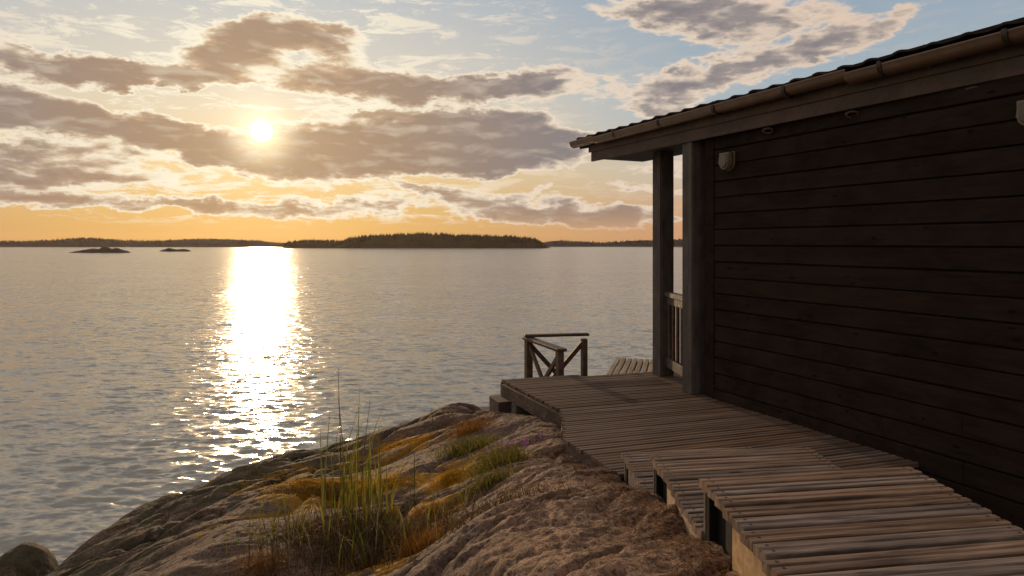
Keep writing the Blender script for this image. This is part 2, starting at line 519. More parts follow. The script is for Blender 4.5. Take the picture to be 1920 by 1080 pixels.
# ------------------------------------------------------------------ far islands
def conifer_mesh_arrays(n, xs, ys, zs, hs, ws_, r):
    V = []; Fc = []
    for i in range(n):
        h, w = hs[i], ws_[i]
        b = len(V)
        layers = [(0.0, w * 0.75), (0.28, w), (0.30, w * 0.62), (0.62, w * 0.62), (0.64, w * 0.32), (1.0, 0.0)]
        seg = 5
        rot = r.uniform(0, 6.28)
        for (t, q) in layers:
            for k in range(seg):
                a = rot + 2 * math.pi * k / seg
                qq = q * r.uniform(0.75, 1.2)
                V.append((xs[i] + qq * math.cos(a), ys[i] + qq * math.sin(a), zs[i] + h * t))
        for l in range(len(layers) - 1):
            for k in range(seg):
                Fc.append((b + l * seg + k, b + l * seg + (k + 1) % seg, b + (l + 1) * seg + (k + 1) % seg, b + (l + 1) * seg + k))
    return V, Fc

M_island = plain_mat('island_rock', (0.06, 0.045, 0.035), 0.9, 0, 0.2, 0.05, 0.3)
M_forest = plain_mat('far_forest', (0.030, 0.026, 0.016), 0.9, 0, 0.1, 0.08, 0.4)
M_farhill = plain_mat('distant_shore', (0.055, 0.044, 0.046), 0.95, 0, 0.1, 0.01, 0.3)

def island(name, pts, vbase, depth, mat, rough=0.15, kind='structure', seed=1, n=160):
    """pts: (u, v) skyline of the land in the photo; stands where its waterline meets the sea"""
    Yd = EYE * F / (vbase - HZ)
    us = np.linspace(pts[0][0], pts[-1][0], n)
    vs = np.interp(us, [p[0] for p in pts], [p[1] for p in pts])
    Xs = (us - 960) / F * (Yd + depth * 0.5)
    H = (HZ - vs) / F * (Yd + depth * 0.5) + EYE
    H = H * (1 + rough * fbm(us / 14.0, us * 0 + seed, 4, seed))
    m = 14
    rows = []
    for j in range(m):
        t = j / (m - 1)
        prof = math.sin(math.pi * t) ** 0.35
        wob_ = fbm(us / 20.0, us * 0 + j * 0.35, 3, seed + 5) * 0.18
        hh = np.maximum(H, 0.02) * np.clip(prof + wob_ * prof, 0, 1.2) - 0.25
        rows.append(np.stack([Xs * ((Yd + depth * t) / (Yd + depth * 0.5)), np.full(n, Yd + depth * t) + fbm(us / 30.0, us * 0 + 3, 3, seed + 9) * depth * 0.15 * (1 - t), hh], -1))
    V = np.concatenate(rows)
    i = np.arange(m - 1)[:, None] * n + np.arange(n - 1)[None]
    Fc = np.stack([i, i + 1, i + n + 1, i + n], -1).reshape(-1, 4)
    o = link(name, mesh_np(name, V, Fc), mat)
    tag(o, kind=kind)
    return o, Yd, us, vs, H

def forest(name, us, H, Yd, depth, count, hmin, hmax, mat, label, seed):
    r = np.random.default_rng(seed)
    idx = r.uniform(0, len(us) - 1, count)
    t = r.uniform(0.1, 0.85, count)
    uu = np.interp(idx, np.arange(len(us)), us)
    hh = np.interp(idx, np.arange(len(us)), H)
    y = Yd + depth * t
    x = (uu - 960) / F * y
    z = np.maximum(hh, 0) * np.sin(np.pi * t) ** 0.35 * 0.95 - 0.6
    edge = np.clip(np.minimum(idx, len(us) - 1 - idx) / (len(us) * 0.06), 0.25, 1)
    hs = r.uniform(hmin, hmax, count) * edge
    V, Fc = conifer_mesh_arrays(count, x, y, z, hs, hs * r.uniform(0.14, 0.30, count), r)
    o = link(name, mesh_np(name, V, Fc, False), mat)
    tag(o, label, 'forest', kind='stuff')
    return o

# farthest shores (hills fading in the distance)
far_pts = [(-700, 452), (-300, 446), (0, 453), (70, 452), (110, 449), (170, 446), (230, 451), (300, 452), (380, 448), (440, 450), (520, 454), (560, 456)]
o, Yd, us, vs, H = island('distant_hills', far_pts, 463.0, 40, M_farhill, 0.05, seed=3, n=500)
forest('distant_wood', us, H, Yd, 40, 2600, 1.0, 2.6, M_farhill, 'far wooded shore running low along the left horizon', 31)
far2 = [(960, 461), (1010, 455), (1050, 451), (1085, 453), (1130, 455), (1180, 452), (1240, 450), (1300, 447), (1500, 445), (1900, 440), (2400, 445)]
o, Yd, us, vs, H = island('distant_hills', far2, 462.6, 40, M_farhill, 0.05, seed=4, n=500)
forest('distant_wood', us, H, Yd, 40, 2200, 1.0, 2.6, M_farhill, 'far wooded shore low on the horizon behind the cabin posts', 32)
mid = [(528, 464), (540, 455), (570, 452), (600, 452), (640, 453), (660, 456)]
o, Yd, us, vs, H = island('wooded_point', mid, 465.2, 26, M_forest, 0.06, seed=6, n=160)
forest('forest', us, H, Yd, 26, 420, 1.2, 2.6, M_forest, 'small low wood left of the big wooded island', 33)
main = [(625, 464), (640, 457), (655, 451), (680, 447), (730, 444), (780, 442), (830, 442), (855, 446), (880, 445), (930, 447), (975, 449), (1005, 453), (1020, 459), (1032, 465)]
o, Yd, us, vs, H = island('island', main, 465.5, 30, M_forest, 0.04, seed=7, n=300)
forest('forest', us, H, Yd, 30, 2400, 0.8, 4.0, M_forest, 'dark conifer forest covering the big island on the horizon', 34)
isl1 = [(118, 474), (140, 470), (160, 466), (185, 463), (205, 462), (225, 465), (240, 469), (248, 473)]
o, *_ = island('islet', isl1, 474.0, 6, M_island, 0.4, seed=8, n=80)
isl2 = [(296, 471), (306, 467), (318, 465), (330, 467), (345, 466), (356, 468), (362, 471)]
o, *_ = island('islet', isl2, 471.5, 5, M_island, 0.5, seed=9, n=60)

# ------------------------------------------------------------------ rock
def pt(u, v, z):
    y = F * (-z) / (v - HZ)
    return ((u - 960) / F * y, y, z)
ctrl_img = [
 (1300,1020,-1.0),(1400,1075,-.95),(1217,941,-1.16),(1168,900,-1.33),(1110,865,-1.36),(1060,830,-1.37),(1050,806,-1.46),(1000,790,-1.5),(960,774,-1.58),(925,771,-1.66),
 (1200,1000,-1.08),(1100,1000,-1.05),(1000,1000,-1.06),(1250,1075,-.96),(1100,1075,-.95),(1000,1075,-.98),(910,1050,-1.05),(870,1075,-1.1),(1100,930,-1.18),(1000,930,-1.2),
 (1020,870,-1.33),(985,840,-1.42),(950,802,-1.52),(905,965,-1.2),(865,1015,-1.18),
 (835,1000,-1.48),(790,1050,-1.5),(700,1060,-1.58),(620,1070,-1.64),(720,980,-1.68),(840,950,-1.6),(880,925,-1.52),(820,900,-1.62),(950,905,-1.38),(900,870,-1.52),(880,830,-1.6),(850,800,-1.66),
 (700,930,-1.74),(600,940,-1.80),(560,915,-1.78),(640,890,-1.82),(740,880,-1.74),(800,840,-1.68),(720,840,-1.78),(620,860,-1.87),(540,880,-1.90),
 (450,1000,-1.70),(400,1012,-1.75),(510,985,-1.80),(500,1060,-1.64),(420,1075,-1.64),(300,1070,-1.82),(200,1075,-2.02),(120,1075,-2.28),(300,1010,-1.98),(380,950,-2.02),(450,920,-1.95),(330,965,-2.1),
 (100,1062,-2.4),(180,1010,-2.33),(250,962,-2.27),(330,920,-2.17),(400,888,-2.07),(470,868,-2.02),(530,853,-1.97),(620,831,-1.90),(700,808,-1.84),(760,791,-1.82),(800,778,-1.79),(850,771,-1.76),(905,771,-1.72)]
ctrl = [pt(*c) for c in ctrl_img]
sil = [c for c in ctrl_img if c in ctrl_img[-13:]]
for i, c in enumerate(ctrl_img[-13:]):
    x, y, z = pt(*c)
    d = Vector((x * 0.35 - 0.35, 0.95, 0)).normalized()
    ctrl.append((x + d.x * 0.55, y + d.y * 0.55, z - 0.42))
    ctrl.append((x + d.x * 1.9, y + d.y * 1.9, min(z - 1.6, -3.9)))
ctrl += [(1.0,1.5,-1.05),(2,2,-1.7),(2.5,4,-1.75),(1.5,5,-1.7),(.8,5,-1.6),(1,4,-1.55),(.6,6,-1.8),(.9,3,-1.35),(1,7,-2.1),(1.7,8.6,-2.9),(3,8,-2.7),
 (1.5,11,-4.4),(0,10,-4.4),(5,11,-4.4),(8,8,-3),(4,4,-1.75),(8,3,-1.7),(0,0,-1.2),(0,1.0,-1.1),(-1,1.5,-1.4),(-2,1,-1.6),(-4,1,-2.4),(-6,1,-4.2),(0,-3,-1.3),(5,-3,-1.3),(-6,-3,-4),(-6.5,5,-4.5),(-5.6,6.8,-4.5),(-5.4,4,-3.9),(-4.3,3.6,-3.0),(9,12,-4.6),(9,-4,-1.5),(-7,-4,-4.5),(-7,12,-4.8),(-3,11,-4.8)]
ctrl += [(.60,3.7,-1.32),(.60,3.2,-1.22),(.60,2.9,-1.13),(.60,2.6,-1.02),(.60,2.3,-.99),(.60,2.05,-.94),(.60,1.8,-.92)]
ctrl = np.array(ctrl)
def tps_fit(P, smooth=1e-4):
    n = len(P)
    d2 = ((P[:, None, :2] - P[None, :, :2]) ** 2).sum(-1)
    K = 0.5 * d2 * np.log(d2 + 1e-12) + np.eye(n) * smooth
    Q = np.concatenate([np.ones((n, 1)), P[:, :2]], 1)
    A = np.block([[K, Q], [Q.T, np.zeros((3, 3))]])
    return np.linalg.solve(A, np.concatenate([P[:, 2], np.zeros(3)]))
TW = tps_fit(ctrl, 0.004)
def tps(x, y):
    x = np.asarray(x, float); y = np.asarray(y, float)
    o = TW[-3] + TW[-2] * x + TW[-1] * y
    for (px, py, _), w in zip(ctrl, TW[:-3]):
        d2 = (x - px) ** 2 + (y - py) ** 2
        o = o + w * 0.5 * d2 * np.log(d2 + 1e-12)
    return o
def rock_z(x, y, masks=False):
    """height of the rock relative to the eye"""
    x = np.asarray(x, float); y = np.asarray(y, float)
    z = tps(x, y)
    # ice-smoothed slabs: broad swells, sunken joints, then strata running across
    s = x * 0.93 + y * 0.37; t = -x * 0.37 + y * 0.93
    z = z + 0.06 * fbm(x * 0.9 + 5, y * 0.9, 4, 21)
    hump = 0
    hump = np.clip(1 - np.abs(x - 0.1 - (y - 3) * 0.0) / 1.0, 0, 1) * np.clip((5.2 - y) / 1.0, 0, 1)
    nn_ = fbm(s * 0.75 + 2.0 + .3 * fbm(x, y, 2, 5), t * 1.7, 3, 141)
    z = z + (0.17 * np.sqrt(np.abs(nn_) + .002) - .07) * (1 - .75 * hump)
    rg = .6 + .4 * hump
    j = np.abs(fbm(s * 0.55 + 1.3, t * 1.3 + fbm(x, y, 2, 8) * 0.4, 3, 40))
    z = z - 0.13 * np.exp(-(j / 0.035) ** 2) * (1 - 0.75 * hump)
    j2 = np.abs(fbm(s * 1.0, t * 3.0 + fbm(x * 2, y * 2, 2, 9) * 0.5, 3, 50))
    z = z - 0.035 * np.exp(-(j2 / 0.06) ** 2)
    z = z + 0.013 * rg * fbm(s * 3.0, t * 9.0, 4, 61, 0.6) + 0.013 * rg * fbm(x * 14, y * 14, 4, 71, 0.7)
    # split planes: small sharp ledges along the foliation
    q = t * 5.5 + 1.6 * fbm(s * 0.9, t * 0.9, 4, 101)
    fr = q - np.floor(q)
    am = np.clip(fbm(s * 1.3 + 9, t * 1.3, 3, 111) * 2.5 + .3, 0, 1)
    z = z + 0.022 * rg * am * (np.minimum(fr / 0.82, (1 - fr) / 0.18) - .5)
    k = fbm(s * 9.0 + 3, t * 22.0, 3, 81)
    z = z + 0.011 * rg * k * np.clip(1 + 1.5 * fbm(x * 1.5, y * 1.5, 2, 33), .2, 2) + (0.006 + 0.007 * hump) * fbm(x * 38, y * 38, 3, 91, .8)
    if masks:
        return z, np.clip(np.exp(-(j / 0.045) ** 2) * (1 - hump) + np.exp(-(nn_ / 0.035) ** 2) * (1 - hump) + np.exp(-(j2 / 0.035) ** 2) * .7 + am * (fr > .84) * .6, 0, 1)
    return z
def axis(lo, hi, a, b, fine, coarse):
    return np.concatenate([np.arange(lo, a, coarse), np.arange(a, b, fine), np.arange(b, hi + coarse, coarse)])
gx = axis(-7, 9, -4.0, 1.4, 0.0125, 0.12)
gy = axis(-4, 12, 1.8, 7.6, 0.0135, 0.12)
GX, GY = np.meshgrid(gx, gy)
GZ, GC = rock_z(GX, GY, True)
# keep the rock below the decks
def clampbelow(mask, zmax):
    GZ[mask] = np.minimum(GZ[mask], zmax)
wd = Vector((-0.43, 1.0)).normalized()          # long wall direction (away)
wn = Vector((-wd.y, wd.x))                      # pointing out from the wall, to the left
A_EDGE = [(-.10, 6.58), (.384, 5.365), (.372, 4.86), (.34, 4.60), (.612, 3.86)]
xe = np.interp(GY, [3.86, 4.60, 4.86, 5.365, 6.58], [.612, .34, .372, .384, -.10])
clampbelow((GX > xe) & (GY > 3.80) & (GY < 7.6), -1.345)
clampbelow((GX > .66) & (GX < 1.6) & (GY > 3.0) & (GY <= 3.95), -1.25)
clampbelow((GX > .66) & (GX < 1.6) & (GY > 2.2) & (GY <= 3.1), -1.12)
clampbelow((GX > .66) & (GX < 1.6) & (GY <= 2.3), -1.0)
V = np.stack([GX, GY, GZ + EYE], -1).reshape(-1, 3)
nx, ny = len(gx), len(gy)
i = np.arange(ny - 1)[:, None] * nx + np.arange(nx - 1)[None]
Fc = np.stack([i, i + 1, i + nx + 1, i + nx], -1).reshape(-1, 4)
rock_me = mesh_np('rock_ground', V, Fc)
at = rock_me.attributes.new('soil', 'FLOAT', 'POINT'); at.data.foreach_set('value', GC.astype(np.float32).ravel())

def blob2(T, p, x, y, r0, r1):
    s_ = T.vm('MULTIPLY', T.vm('SUBTRACT', p, (x, y, 0)), (1, 1, 0))
    return T.ss(T.vm('LENGTH', s_), r0, r1, 1.0, 0.0)

def rock_mat(moss=True):
    m, T, bs, out = new_mat('granite')
    p = T.node('ShaderNodeNewGeometry').outputs['Position']
    rot = T.mapping(p, rot=(0, 0, R(-22)), scale=(1.0, 3.0, 2.0))
    n_big = T.noise(p, 1.3, 5, 0.6)
    n_mid = T.noise(rot, 5.0, 7, 0.65, 0.5)
    n_f = T.noise(p, 60, 5, 0.7)
    n_ff = T.noise(p, 260, 2, 0.6)
    c = T.ramp(n_mid, [(0.28, (0.070, 0.045, 0.030)), (0.43, (0.185, 0.120, 0.080)), (0.56, (0.29, 0.195, 0.135)), (0.73, (0.45, 0.33, 0.24))])
    c = T.mix(T.ss(n_big, 0.35, 0.7, 0.0, 0.5), c, (0.16, 0.10, 0.08))
    c = T.mix(T.ss(n_f, 0.45, 0.62, 0, 0.8), c, (0.035, 0.026, 0.022))
    c = T.mix(T.ss(n_ff, 0.58, 0.74, 0, 0.5), c, (0.42, 0.34, 0.28))
    pat = T.noise(T.mapping(p, rot=(0, 0, R(-22)), scale=(1.0, 2.0, 1.5)), 3.0, 8, 0.72, 0.8)
    c = T.mix(T.ss(pat, 0.50, 0.62, 0, 0.6), c, (0.085, 0.062, 0.036))
    c = T.mix(T.ss(pat, 0.40, 0.30, 0, 0.5), c, (0.24, 0.13, 0.075))
    # pale lichen rosettes
    li = T.noise(p, 9.0, 6, 0.7, 1.5)
    c = T.mix(T.ss(li, 0.62, 0.68, 0, 0.5), c, (0.26, 0.24, 0.18))
    so_at = T.node('ShaderNodeAttribute', attribute_name='soil').outputs['Fac']
    soil = T.ss(T.m('ADD', so_at, T.m('MULTIPLY', T.m('SUBTRACT', n_f, 0.5), 0.8)), 0.45, 0.75)
    c = T.mix(T.m('MULTIPLY', soil, 0.85), c, (0.030, 0.020, 0.013))
    # quartz veins
    vn = T.m('ABSOLUTE', T.m('SUBTRACT', T.noise(T.mapping(p, rot=(0, 0, R(30)), scale=(.6, 1.6, 1)), 1.7, 5, 0.6, 0.8), 0.5))
    c = T.mix(T.m('MULTIPLY', T.ss(vn, 0.006, 0.0), 0.5), c, (0.45, 0.38, 0.31))
    xx0, yy0, zz0 = T.sep(p)
    hm_ = T.m('MULTIPLY', T.ss(xx0, -0.25, 0.15), T.ss(yy0, 5.6, 4.8))
    hump_sunlit = T.vm('MULTIPLY', c, (1.62, 1.50, 1.40))  # hump rock raised paler and warmer, sunlight put into its colour
    c = T.mix(hm_, c, hump_sunlit)
    if moss:
        mn = T.noise(T.mapping(p, rot=(0, 0, R(-22)), scale=(1, 2.2, 1)), 3.4, 7, 0.7, 0.7)
        zone = None
        for (u, v, z, r0, r1) in [(620,925,-1.8,.15,.75),(740,850,-1.78,.1,.6),(860,890,-1.6,.05,.45),(800,960,-1.6,.05,.35),(450,1010,-1.85,.05,.35),(520,890,-1.9,.1,.5),(700,1060,-1.55,.1,.5)]:
            x, y, _ = pt(u, v, z)
            b = blob2(T, p, x, y, r0, r1)
            zone = b if zone is None else T.m('MAXIMUM', zone, b)
        mo = T.m('MULTIPLY', T.ss(T.m('ADD', T.m('ADD', mn, T.m('MULTIPLY', T.m('SUBTRACT', n_f, 0.5), 0.35)), T.m('MULTIPLY', zone, 0.15)), 0.57, 0.64), T.ss(zone, 0.0, 0.4, 0.1, 1.0))
        mc = T.mix(T.ss(n_f, 0.35, 0.7), (0.55, 0.27, 0.02), (0.30, 0.18, 0.02))
        c = T.mix(mo, c, mc)
        # dark green growth on the seaward flank
        xx, yy, zz = T.sep(p)
        fl = T.m('ADD', T.m('MULTIPLY', xx, -1.0), T.m('MULTIPLY', yy, 0.45))
        wet = T.ss(zz, 1.85, 1.45)
        gm = T.m('MULTIPLY', T.ss(T.noise(rot, 2.6, 6, 0.7, 0.6), 0.38, 0.52), wet)
        c = T.mix(T.m('MULTIPLY', gm, T.ss(n_f, 0.3, 0.6, 0.95, 0.5)), c, (0.030, 0.042, 0.010))
        base = T.ss(zz, 0.9, 0.2)
        c = T.mix(base, c, (0.03, 0.028, 0.018))
        # needles and dry litter along the decks
        lit = T.m('MULTIPLY', T.ss(T.m('SUBTRACT', xx, T.m('MULTIPLY', T.m('SUBTRACT', yy, 3.0), -0.10)), 0.34, 0.56), T.ss(T.noise(p, 30, 5, 0.7, 1.0), 0.42, 0.56))
        c = T.mix(T.m('MULTIPLY', lit, 0.8), c, (0.10, 0.045, 0.02))
    c = T.vm('MULTIPLY', c, (1.28, 1.20, 1.12))
    T.setin(bs.inputs['Base Color'], c)
    bs.inputs['Roughness'].default_value = 0.78
    bs.inputs['Specular IOR Level'].default_value = 0.35
    hgt = T.m('ADD', T.m('MULTIPLY', n_mid, 1.0), T.m('ADD', T.m('MULTIPLY', n_f, 1.1), T.m('MULTIPLY', n_ff, 0.12)))
    bp = T.node('ShaderNodeBump')
    bp.inputs['Strength'].default_value = 1.0
    bp.inputs['Distance'].default_value = 0.03
    T.setin(bp.inputs['Height'], hgt)
    T.setin(bs.inputs['Normal'], bp.outputs[0])
    return m
M_rock = rock_mat()
tag(link('rock_ground', rock_me, M_rock), kind='structure')

def boulder(name, c, size, seed, label):
    bm = bmesh.new()
    bmesh.ops.create_icosphere(bm, subdivisions=5, radius=1.0)
    for v in bm.verts:
        d = v.co.normalized()
        n = fbm(np.array([d.x * 1.6 + seed]), np.array([d.y * 1.6 + d.z * 1.1]), 5, seed)[0]
        k = 1 + 0.22 * n
        v.co = Vector((d.x * size[0] * k, d.y * size[1] * k, d.z * size[2] * k))
    me = bpy.data.meshes.new(name); bm.to_mesh(me); bm.free()
    for pl in me.polygons: pl.use_smooth = True
    me.materials.append(M_rock)
    o = link(name, me); o.location = c
    return tag(o, label, 'boulder')
bx, by, bz = pt(45, 1038, -2.55)
boulder('boulder', (bx - 0.12, by + 0.1, EYE - 2.55 - 0.36), (0.29, 0.36, 0.34), 3, 'rounded mossy boulder at the waterline in the bottom left corner')

# ------------------------------------------------------------------ decking
def deck_board_mesh(w, t, grooves=5, name='deck_board', length=1.0, gd=.004):
    """cross-section with milled grooves, extruded 1 m along x"""
    top = []
    h = w / 2
    n = grooves
    pitch = w / n
    y = -h
    top.append((-h, -0.003))
    for k in range(n):
        a = -h + k * pitch
        top += [(a + pitch * 0.12, 0.0), (a + pitch * 0.72, 0.0)]
        if k < n - 1: top.append((a + pitch * 0.92, -gd))
    top.append((h, -0.003))
    prof = top + [(h, -t), (-h, -t)]
    bm = bmesh.new()
    A = [bm.verts.new((-length / 2, y, z)) for y, z in prof]
    B = [bm.verts.new((length / 2, y, z)) for y, z in prof]
    m = len(prof)
    for k in range(m):
        bm.faces.new((A[k], B[k], B[(k + 1) % m], A[(k + 1) % m]))
    bm.faces.new(A); bm.faces.new(B[::-1])
    bmesh.ops.recalc_face_normals(bm, faces=bm.faces)
    me = bpy.data.meshes.new(name); bm.to_mesh(me); bm.free()
    return me

def line_clip(poly, c, d):
    """intersections of the line c + s d with a polygon -> (smin, smax) or None"""
    ss_ = []
    for k in range(len(poly)):
        a = Vector(poly[k]); b = Vector(poly[(k + 1) % len(poly)])
        e = b - a
        den = d.x * e.y - d.y * e.x
        if abs(den) < 1e-9: continue
        w = a - c
        s = (w.x * e.y - w.y * e.x) / den
        t = (w.x * d.y - w.y * d.x) / den
        if 0 <= t <= 1: ss_.append(s)
    if len(ss_) < 2: return None
    ss_.sort()
    return ss_[0], ss_[-1]

BRD_A = deck_board_mesh(0.084, 0.026, 2, 'deck_board', 1.0, .006); BRD_A.materials.append(M_deckA)
BRD_D = deck_board_mesh(0.066, 0.028, 2, 'deck_board', 1.0, .011); BRD_D.materials.append(M_deck)
r_b = random.Random(3)
def lay_boards(poly, slope, z, me, parent, pitch=0.096, start=None, jit=0.006, origin=None):
    d = Vector((1.0, slope)).normalized()
    n = Vector((-d.y, d.x))
    ks = [Vector(p).dot(n) for p in poly]
    lo, hi = min(ks), max(ks)
    k = (lo + pitch * 0.5) if start is None else start
    ox = parent.location if parent else Vector((0, 0, 0))
    cnt = 0
    while k < hi - pitch * 0.2:
        c = n * k
        r = line_clip(poly, c, d)
        if r and r[1] - r[0] > 0.06:
            a, b = r[0] + r_b.uniform(-jit, jit), r[1] + r_b.uniform(-jit, jit)
            mid = c + d * ((a + b) / 2)
            o = link('deck_board', me, None, parent)
            o.location = Vector((mid.x, mid.y, EYE + z + r_b.uniform(-0.0015, 0.0015))) - ox
            o.rotation_euler = (r_b.gauss(0, 0.012), 0, math.atan2(d.y, d.x) + r_b.gauss(0, 0.0015))
            o.scale = (b - a, 1, 1)
            cnt += 1
        k += pitch
    return cnt

HA, HB, HC, HD = -1.30, -1.161, -.935, -.761
# wall line
Wc = Vector((1.66, 5.88))
def on_wall(t, out=0.0): return Wc - wd * t + wn * out     # t metres towards the viewer

deck = empty('deck', (1.0, 5.5, EYE + HA - 0.2))
tag(deck, 'weathered brown wooden platform along the cabin wall above the rock', 'deck')
polyA = [(-.10, 6.58), (.384, 5.365), (.372, 4.86), (.34, 4.60), (.612, 3.86), (1.37, 3.77),
         (on_wall(1.94).x, on_wall(1.94).y), tuple(on_wall(0.0)), (3.0, 6.45), (2.6, 7.42), (1.42, 7.04)]
lay_boards(polyA, 0.34, HA, BRD_A, deck, 0.0965)
off = deck.location
def L(x, y, z, o=None): return Vector((x, y, EYE + z)) - (o if o is not None else off)
# edge beams of the platform
b = MB(); b.bar(L(-.085, 6.52, HA - .088), L(.395, 5.375, HA - .088), .04, .12, .004); b.build('edge_beam', M_beam, deck)
b = MB(); b.bar(L(-.105, 6.60, HA - .088), L(1.40, 7.06, HA - .088), .04, .12, .004); b.build('edge_beam', M_beam, deck)
b = MB(); b.bar(L(-.03, 6.57, HA - .03 - .13), L(.36, 5.50, HA - .16), .05, .03, .003)
b.build('ledger', M_pale, deck)
for (x0, y0, x1, y1) in [(.40, 5.33, .36, 4.88), (.365, 4.62, .62, 3.92)]:
    b = MB(); b.bar(L(x0, y0, HA - .09), L(x1, y1, HA - .09), .03, .12, .003); b.build('edge_beam', M_beam, deck)
for k in range(4):
    x0, y0 = (.15 + .55 * k, 6.45 - .03 * k)
    b = MB(); b.bar(L(x0 + .12, y0 + .05, HA - .1), L(x0 + .12 + .9, y0 - 2.1, HA - .1), .05, .14, .003); b.build('joist', M_beam, deck)
for (x, y, zt, zb) in [(.06, 6.25, HA - .15, -2.1), (.42, 5.2, HA - .15, -1.9), (1.2, 6.4, HA - .15, -2.2), (1.2, 5.0, HA - .15, -2.0), (1.35, 7.0, HA - .15, -2.6), (2.4, 7.2, HA - .15, -2.9)]:
    b = MB(); b.box(L(x, y, (zt + zb) / 2), (.1, .1, zt - zb), math.atan2(wd.y, wd.x), .004); b.build('pillar', M_beam, deck)

# boardwalk of long steps coming up towards the viewer
walk = empty('boardwalk', (1.0, 2.5, EYE + HA - .2))
tag(walk, 'grey brown boardwalk of long shallow steps climbing beside the rock', 'boardwalk')
XL, XR = .612, 1.356
SK = .16
treads = [('tread', HB, 3.84, 3.02), ('tread', HC, 3.06, 2.22), ('tread', HD, 2.254, -1.2)]
for (nm, h, yf, yn) in treads:
    t = empty(nm, Vector((1.0, (yf + yn) / 2, EYE + h)) - walk.location, 0, walk)
    base = walk.location + t.location
    poly = [(XL, yf), (XR, yf + SK * (XR - XL)), (XR, yn + SK * (XR - XL)), (XL, yn)]
    d = Vector((1.0, SK)).normalized(); n = Vector((-d.y, d.x))
    pitch = 0.081
    hi = Vector((XL, yf)).dot(n)
    lo = Vector((XL, yn)).dot(n)
    k = hi - pitch / 2
    while k > lo:
        c = n * k
        r = line_clip([(XL, yf + 1), (XR, yf + 1), (XR, yn - 1), (XL, yn - 1)], c, d)
        a, bb = r[0] + r_b.uniform(-.006, .004), r[1] + r_b.uniform(-.003, .003)
        mid = c + d * ((a + bb) / 2)
        o = link('deck_board', BRD_D, None, t)
        o.location = Vector((mid.x, mid.y, EYE + h + r_b.uniform(-.002, .002))) - base
        o.rotation_euler = (r_b.gauss(0, .010), 0, math.atan2(d.y, d.x) + r_b.gauss(0, .002))
        o.scale = (bb - a, 1, 1)
        k -= pitch
    # riser under the far edge, near-black to paint the gap's shade, stringers left and right
    def LL(x, y, z): return Vector((x, y, EYE + z)) - base
    hl = .30 if h == HD else (.24 if h == HC else .17)
    b = MB(); b.box(LL(XL + .016, yf - .012, h - .028 - hl * .5), (.012, .022, hl), 0, .002); b.build('end_post', M_beam, t)
    b = MB(); b.bar(LL(XL + .012, yf - .045, h - .033 - hl * .5), LL(XR - .01, yf + SK * (XR - XL) - .045, h - .033 - hl * .5), .022, hl, .002); b.build('riser_shade_board', M_gapshade, t)
    gap = .29 if h == HD else (.27 if h == HC else .12)
    if h != HB:
        b = MB(); b.bar(LL(XL + .026, yf - gap, h - .031 - .075), LL(XL + .026, yn + .02, h - .031 - .075), .03, .145, .003); b.build('side_board', M_pale, t)
    else:
        b = MB(); b.bar(LL(XL + .026, yf - gap, h - .031 - .05), LL(XL + .026, yn + .02, h - .031 - .05), .03, .10, .003); b.build('side_board', M_beam, t)
    b = MB(); b.bar(LL(XR - .03, yf + .05, h - .10), LL(XR - .03, yn + .12, h - .10), .04, .14, .003); b.build('side_board', M_beam, t)
    b = MB(); b.bar(LL(XL + .36, yf - .01, h - .10), LL(XL + .36, yn + .05, h - .10), .05, .14, .003); b.build('joist', M_beam, t)
    b = MB(); b.box(LL(XL + .050, yf - .015 - gap / 2, h - .031 - hl * .5), (.016, gap + .03, hl), 0, .002); b.build('gap_shade_panel', M_gapshade, t)  # near-black panel standing in for the shaded hollow of the notch

# stepped landing beams at the far left corner of the platform
st = empty('side_steps', (-.15, 6.7, EYE - 1.75))
tag(st, 'low dark wooden steps leading down off the far left corner of the platform', 'steps')
so_ = st.location
def LS(x, y, z): return Vector((x, y, EYE + z)) - so_
b = MB(); b.box(LS(.04, 6.82, -1.60), (.46, .30, .16), math.atan2(.34, 1), .005); b.build('step', M_beam, st)
b = MB(); b.box(LS(-.03, 7.05, -1.745), (.56, .30, .12), math.atan2(.34, 1), .005); b.build('step', M_beam, st)
b = MB(); b.box(LS(-.12, 7.2, -1.83), (.5, .3, .07), math.atan2(.34, 1), .005); b.build('step', M_beam, st)

# small lower deck of slats beyond the platform
lo_d = empty('lower_deck', (1.5, 8.9, EYE - 1.55))
tag(lo_d, 'small tan slatted deck below and beyond the platform by the cabin post', 'deck')
r2 = random.Random(9)
SL = deck_board_mesh(0.062, 0.026, 1, 'slat'); SL.materials.append(M_slat)
h2 = -1.55
def P2(u, v): y = F * (-h2) / (v - HZ); return Vector(((u - 960) / F * y, y))
q0, q1 = P2(1141, 702), P2(1159, 670)
dv = (q1 - q0).normalized()
far_d = (P2(1222, 674) - q1).normalized()
for k in range(22):
    a = q0 + far_d * (k * .078) - dv * .3; b_ = q1 + far_d * (k * .078)
    mid = (a + b_) / 2
    o = link('slat', SL, None, lo_d)
    o.location = Vector((mid.x, mid.y, EYE + h2 + r2.uniform(-.003, .003))) - lo_d.location
    o.rotation_euler = (0, 0, math.atan2(dv.y, dv.x)); o.scale = ((b_ - a).length, 1, 1)
c0 = q1 - dv * .08; c1 = c0 + far_d * 1.65
b = MB(); b.bar(Vector((c0.x, c0.y, EYE + h2 - .09)) - lo_d.location, Vector((c1.x, c1.y, EYE + h2 - .09)) - lo_d.location, .05, .12, .003); b.build('joist', M_beam, lo_d)
for (cc) in (c0 + far_d * .15, c0 + far_d * 1.4, q0 + far_d * .2, q0 + far_d * 1.4):
    b = MB(); b.box(Vector((cc.x, cc.y, EYE + h2 - 1.0)) - lo_d.location, (.09, .09, 1.68), 0, .003); b.build('pillar', M_beam, lo_d)

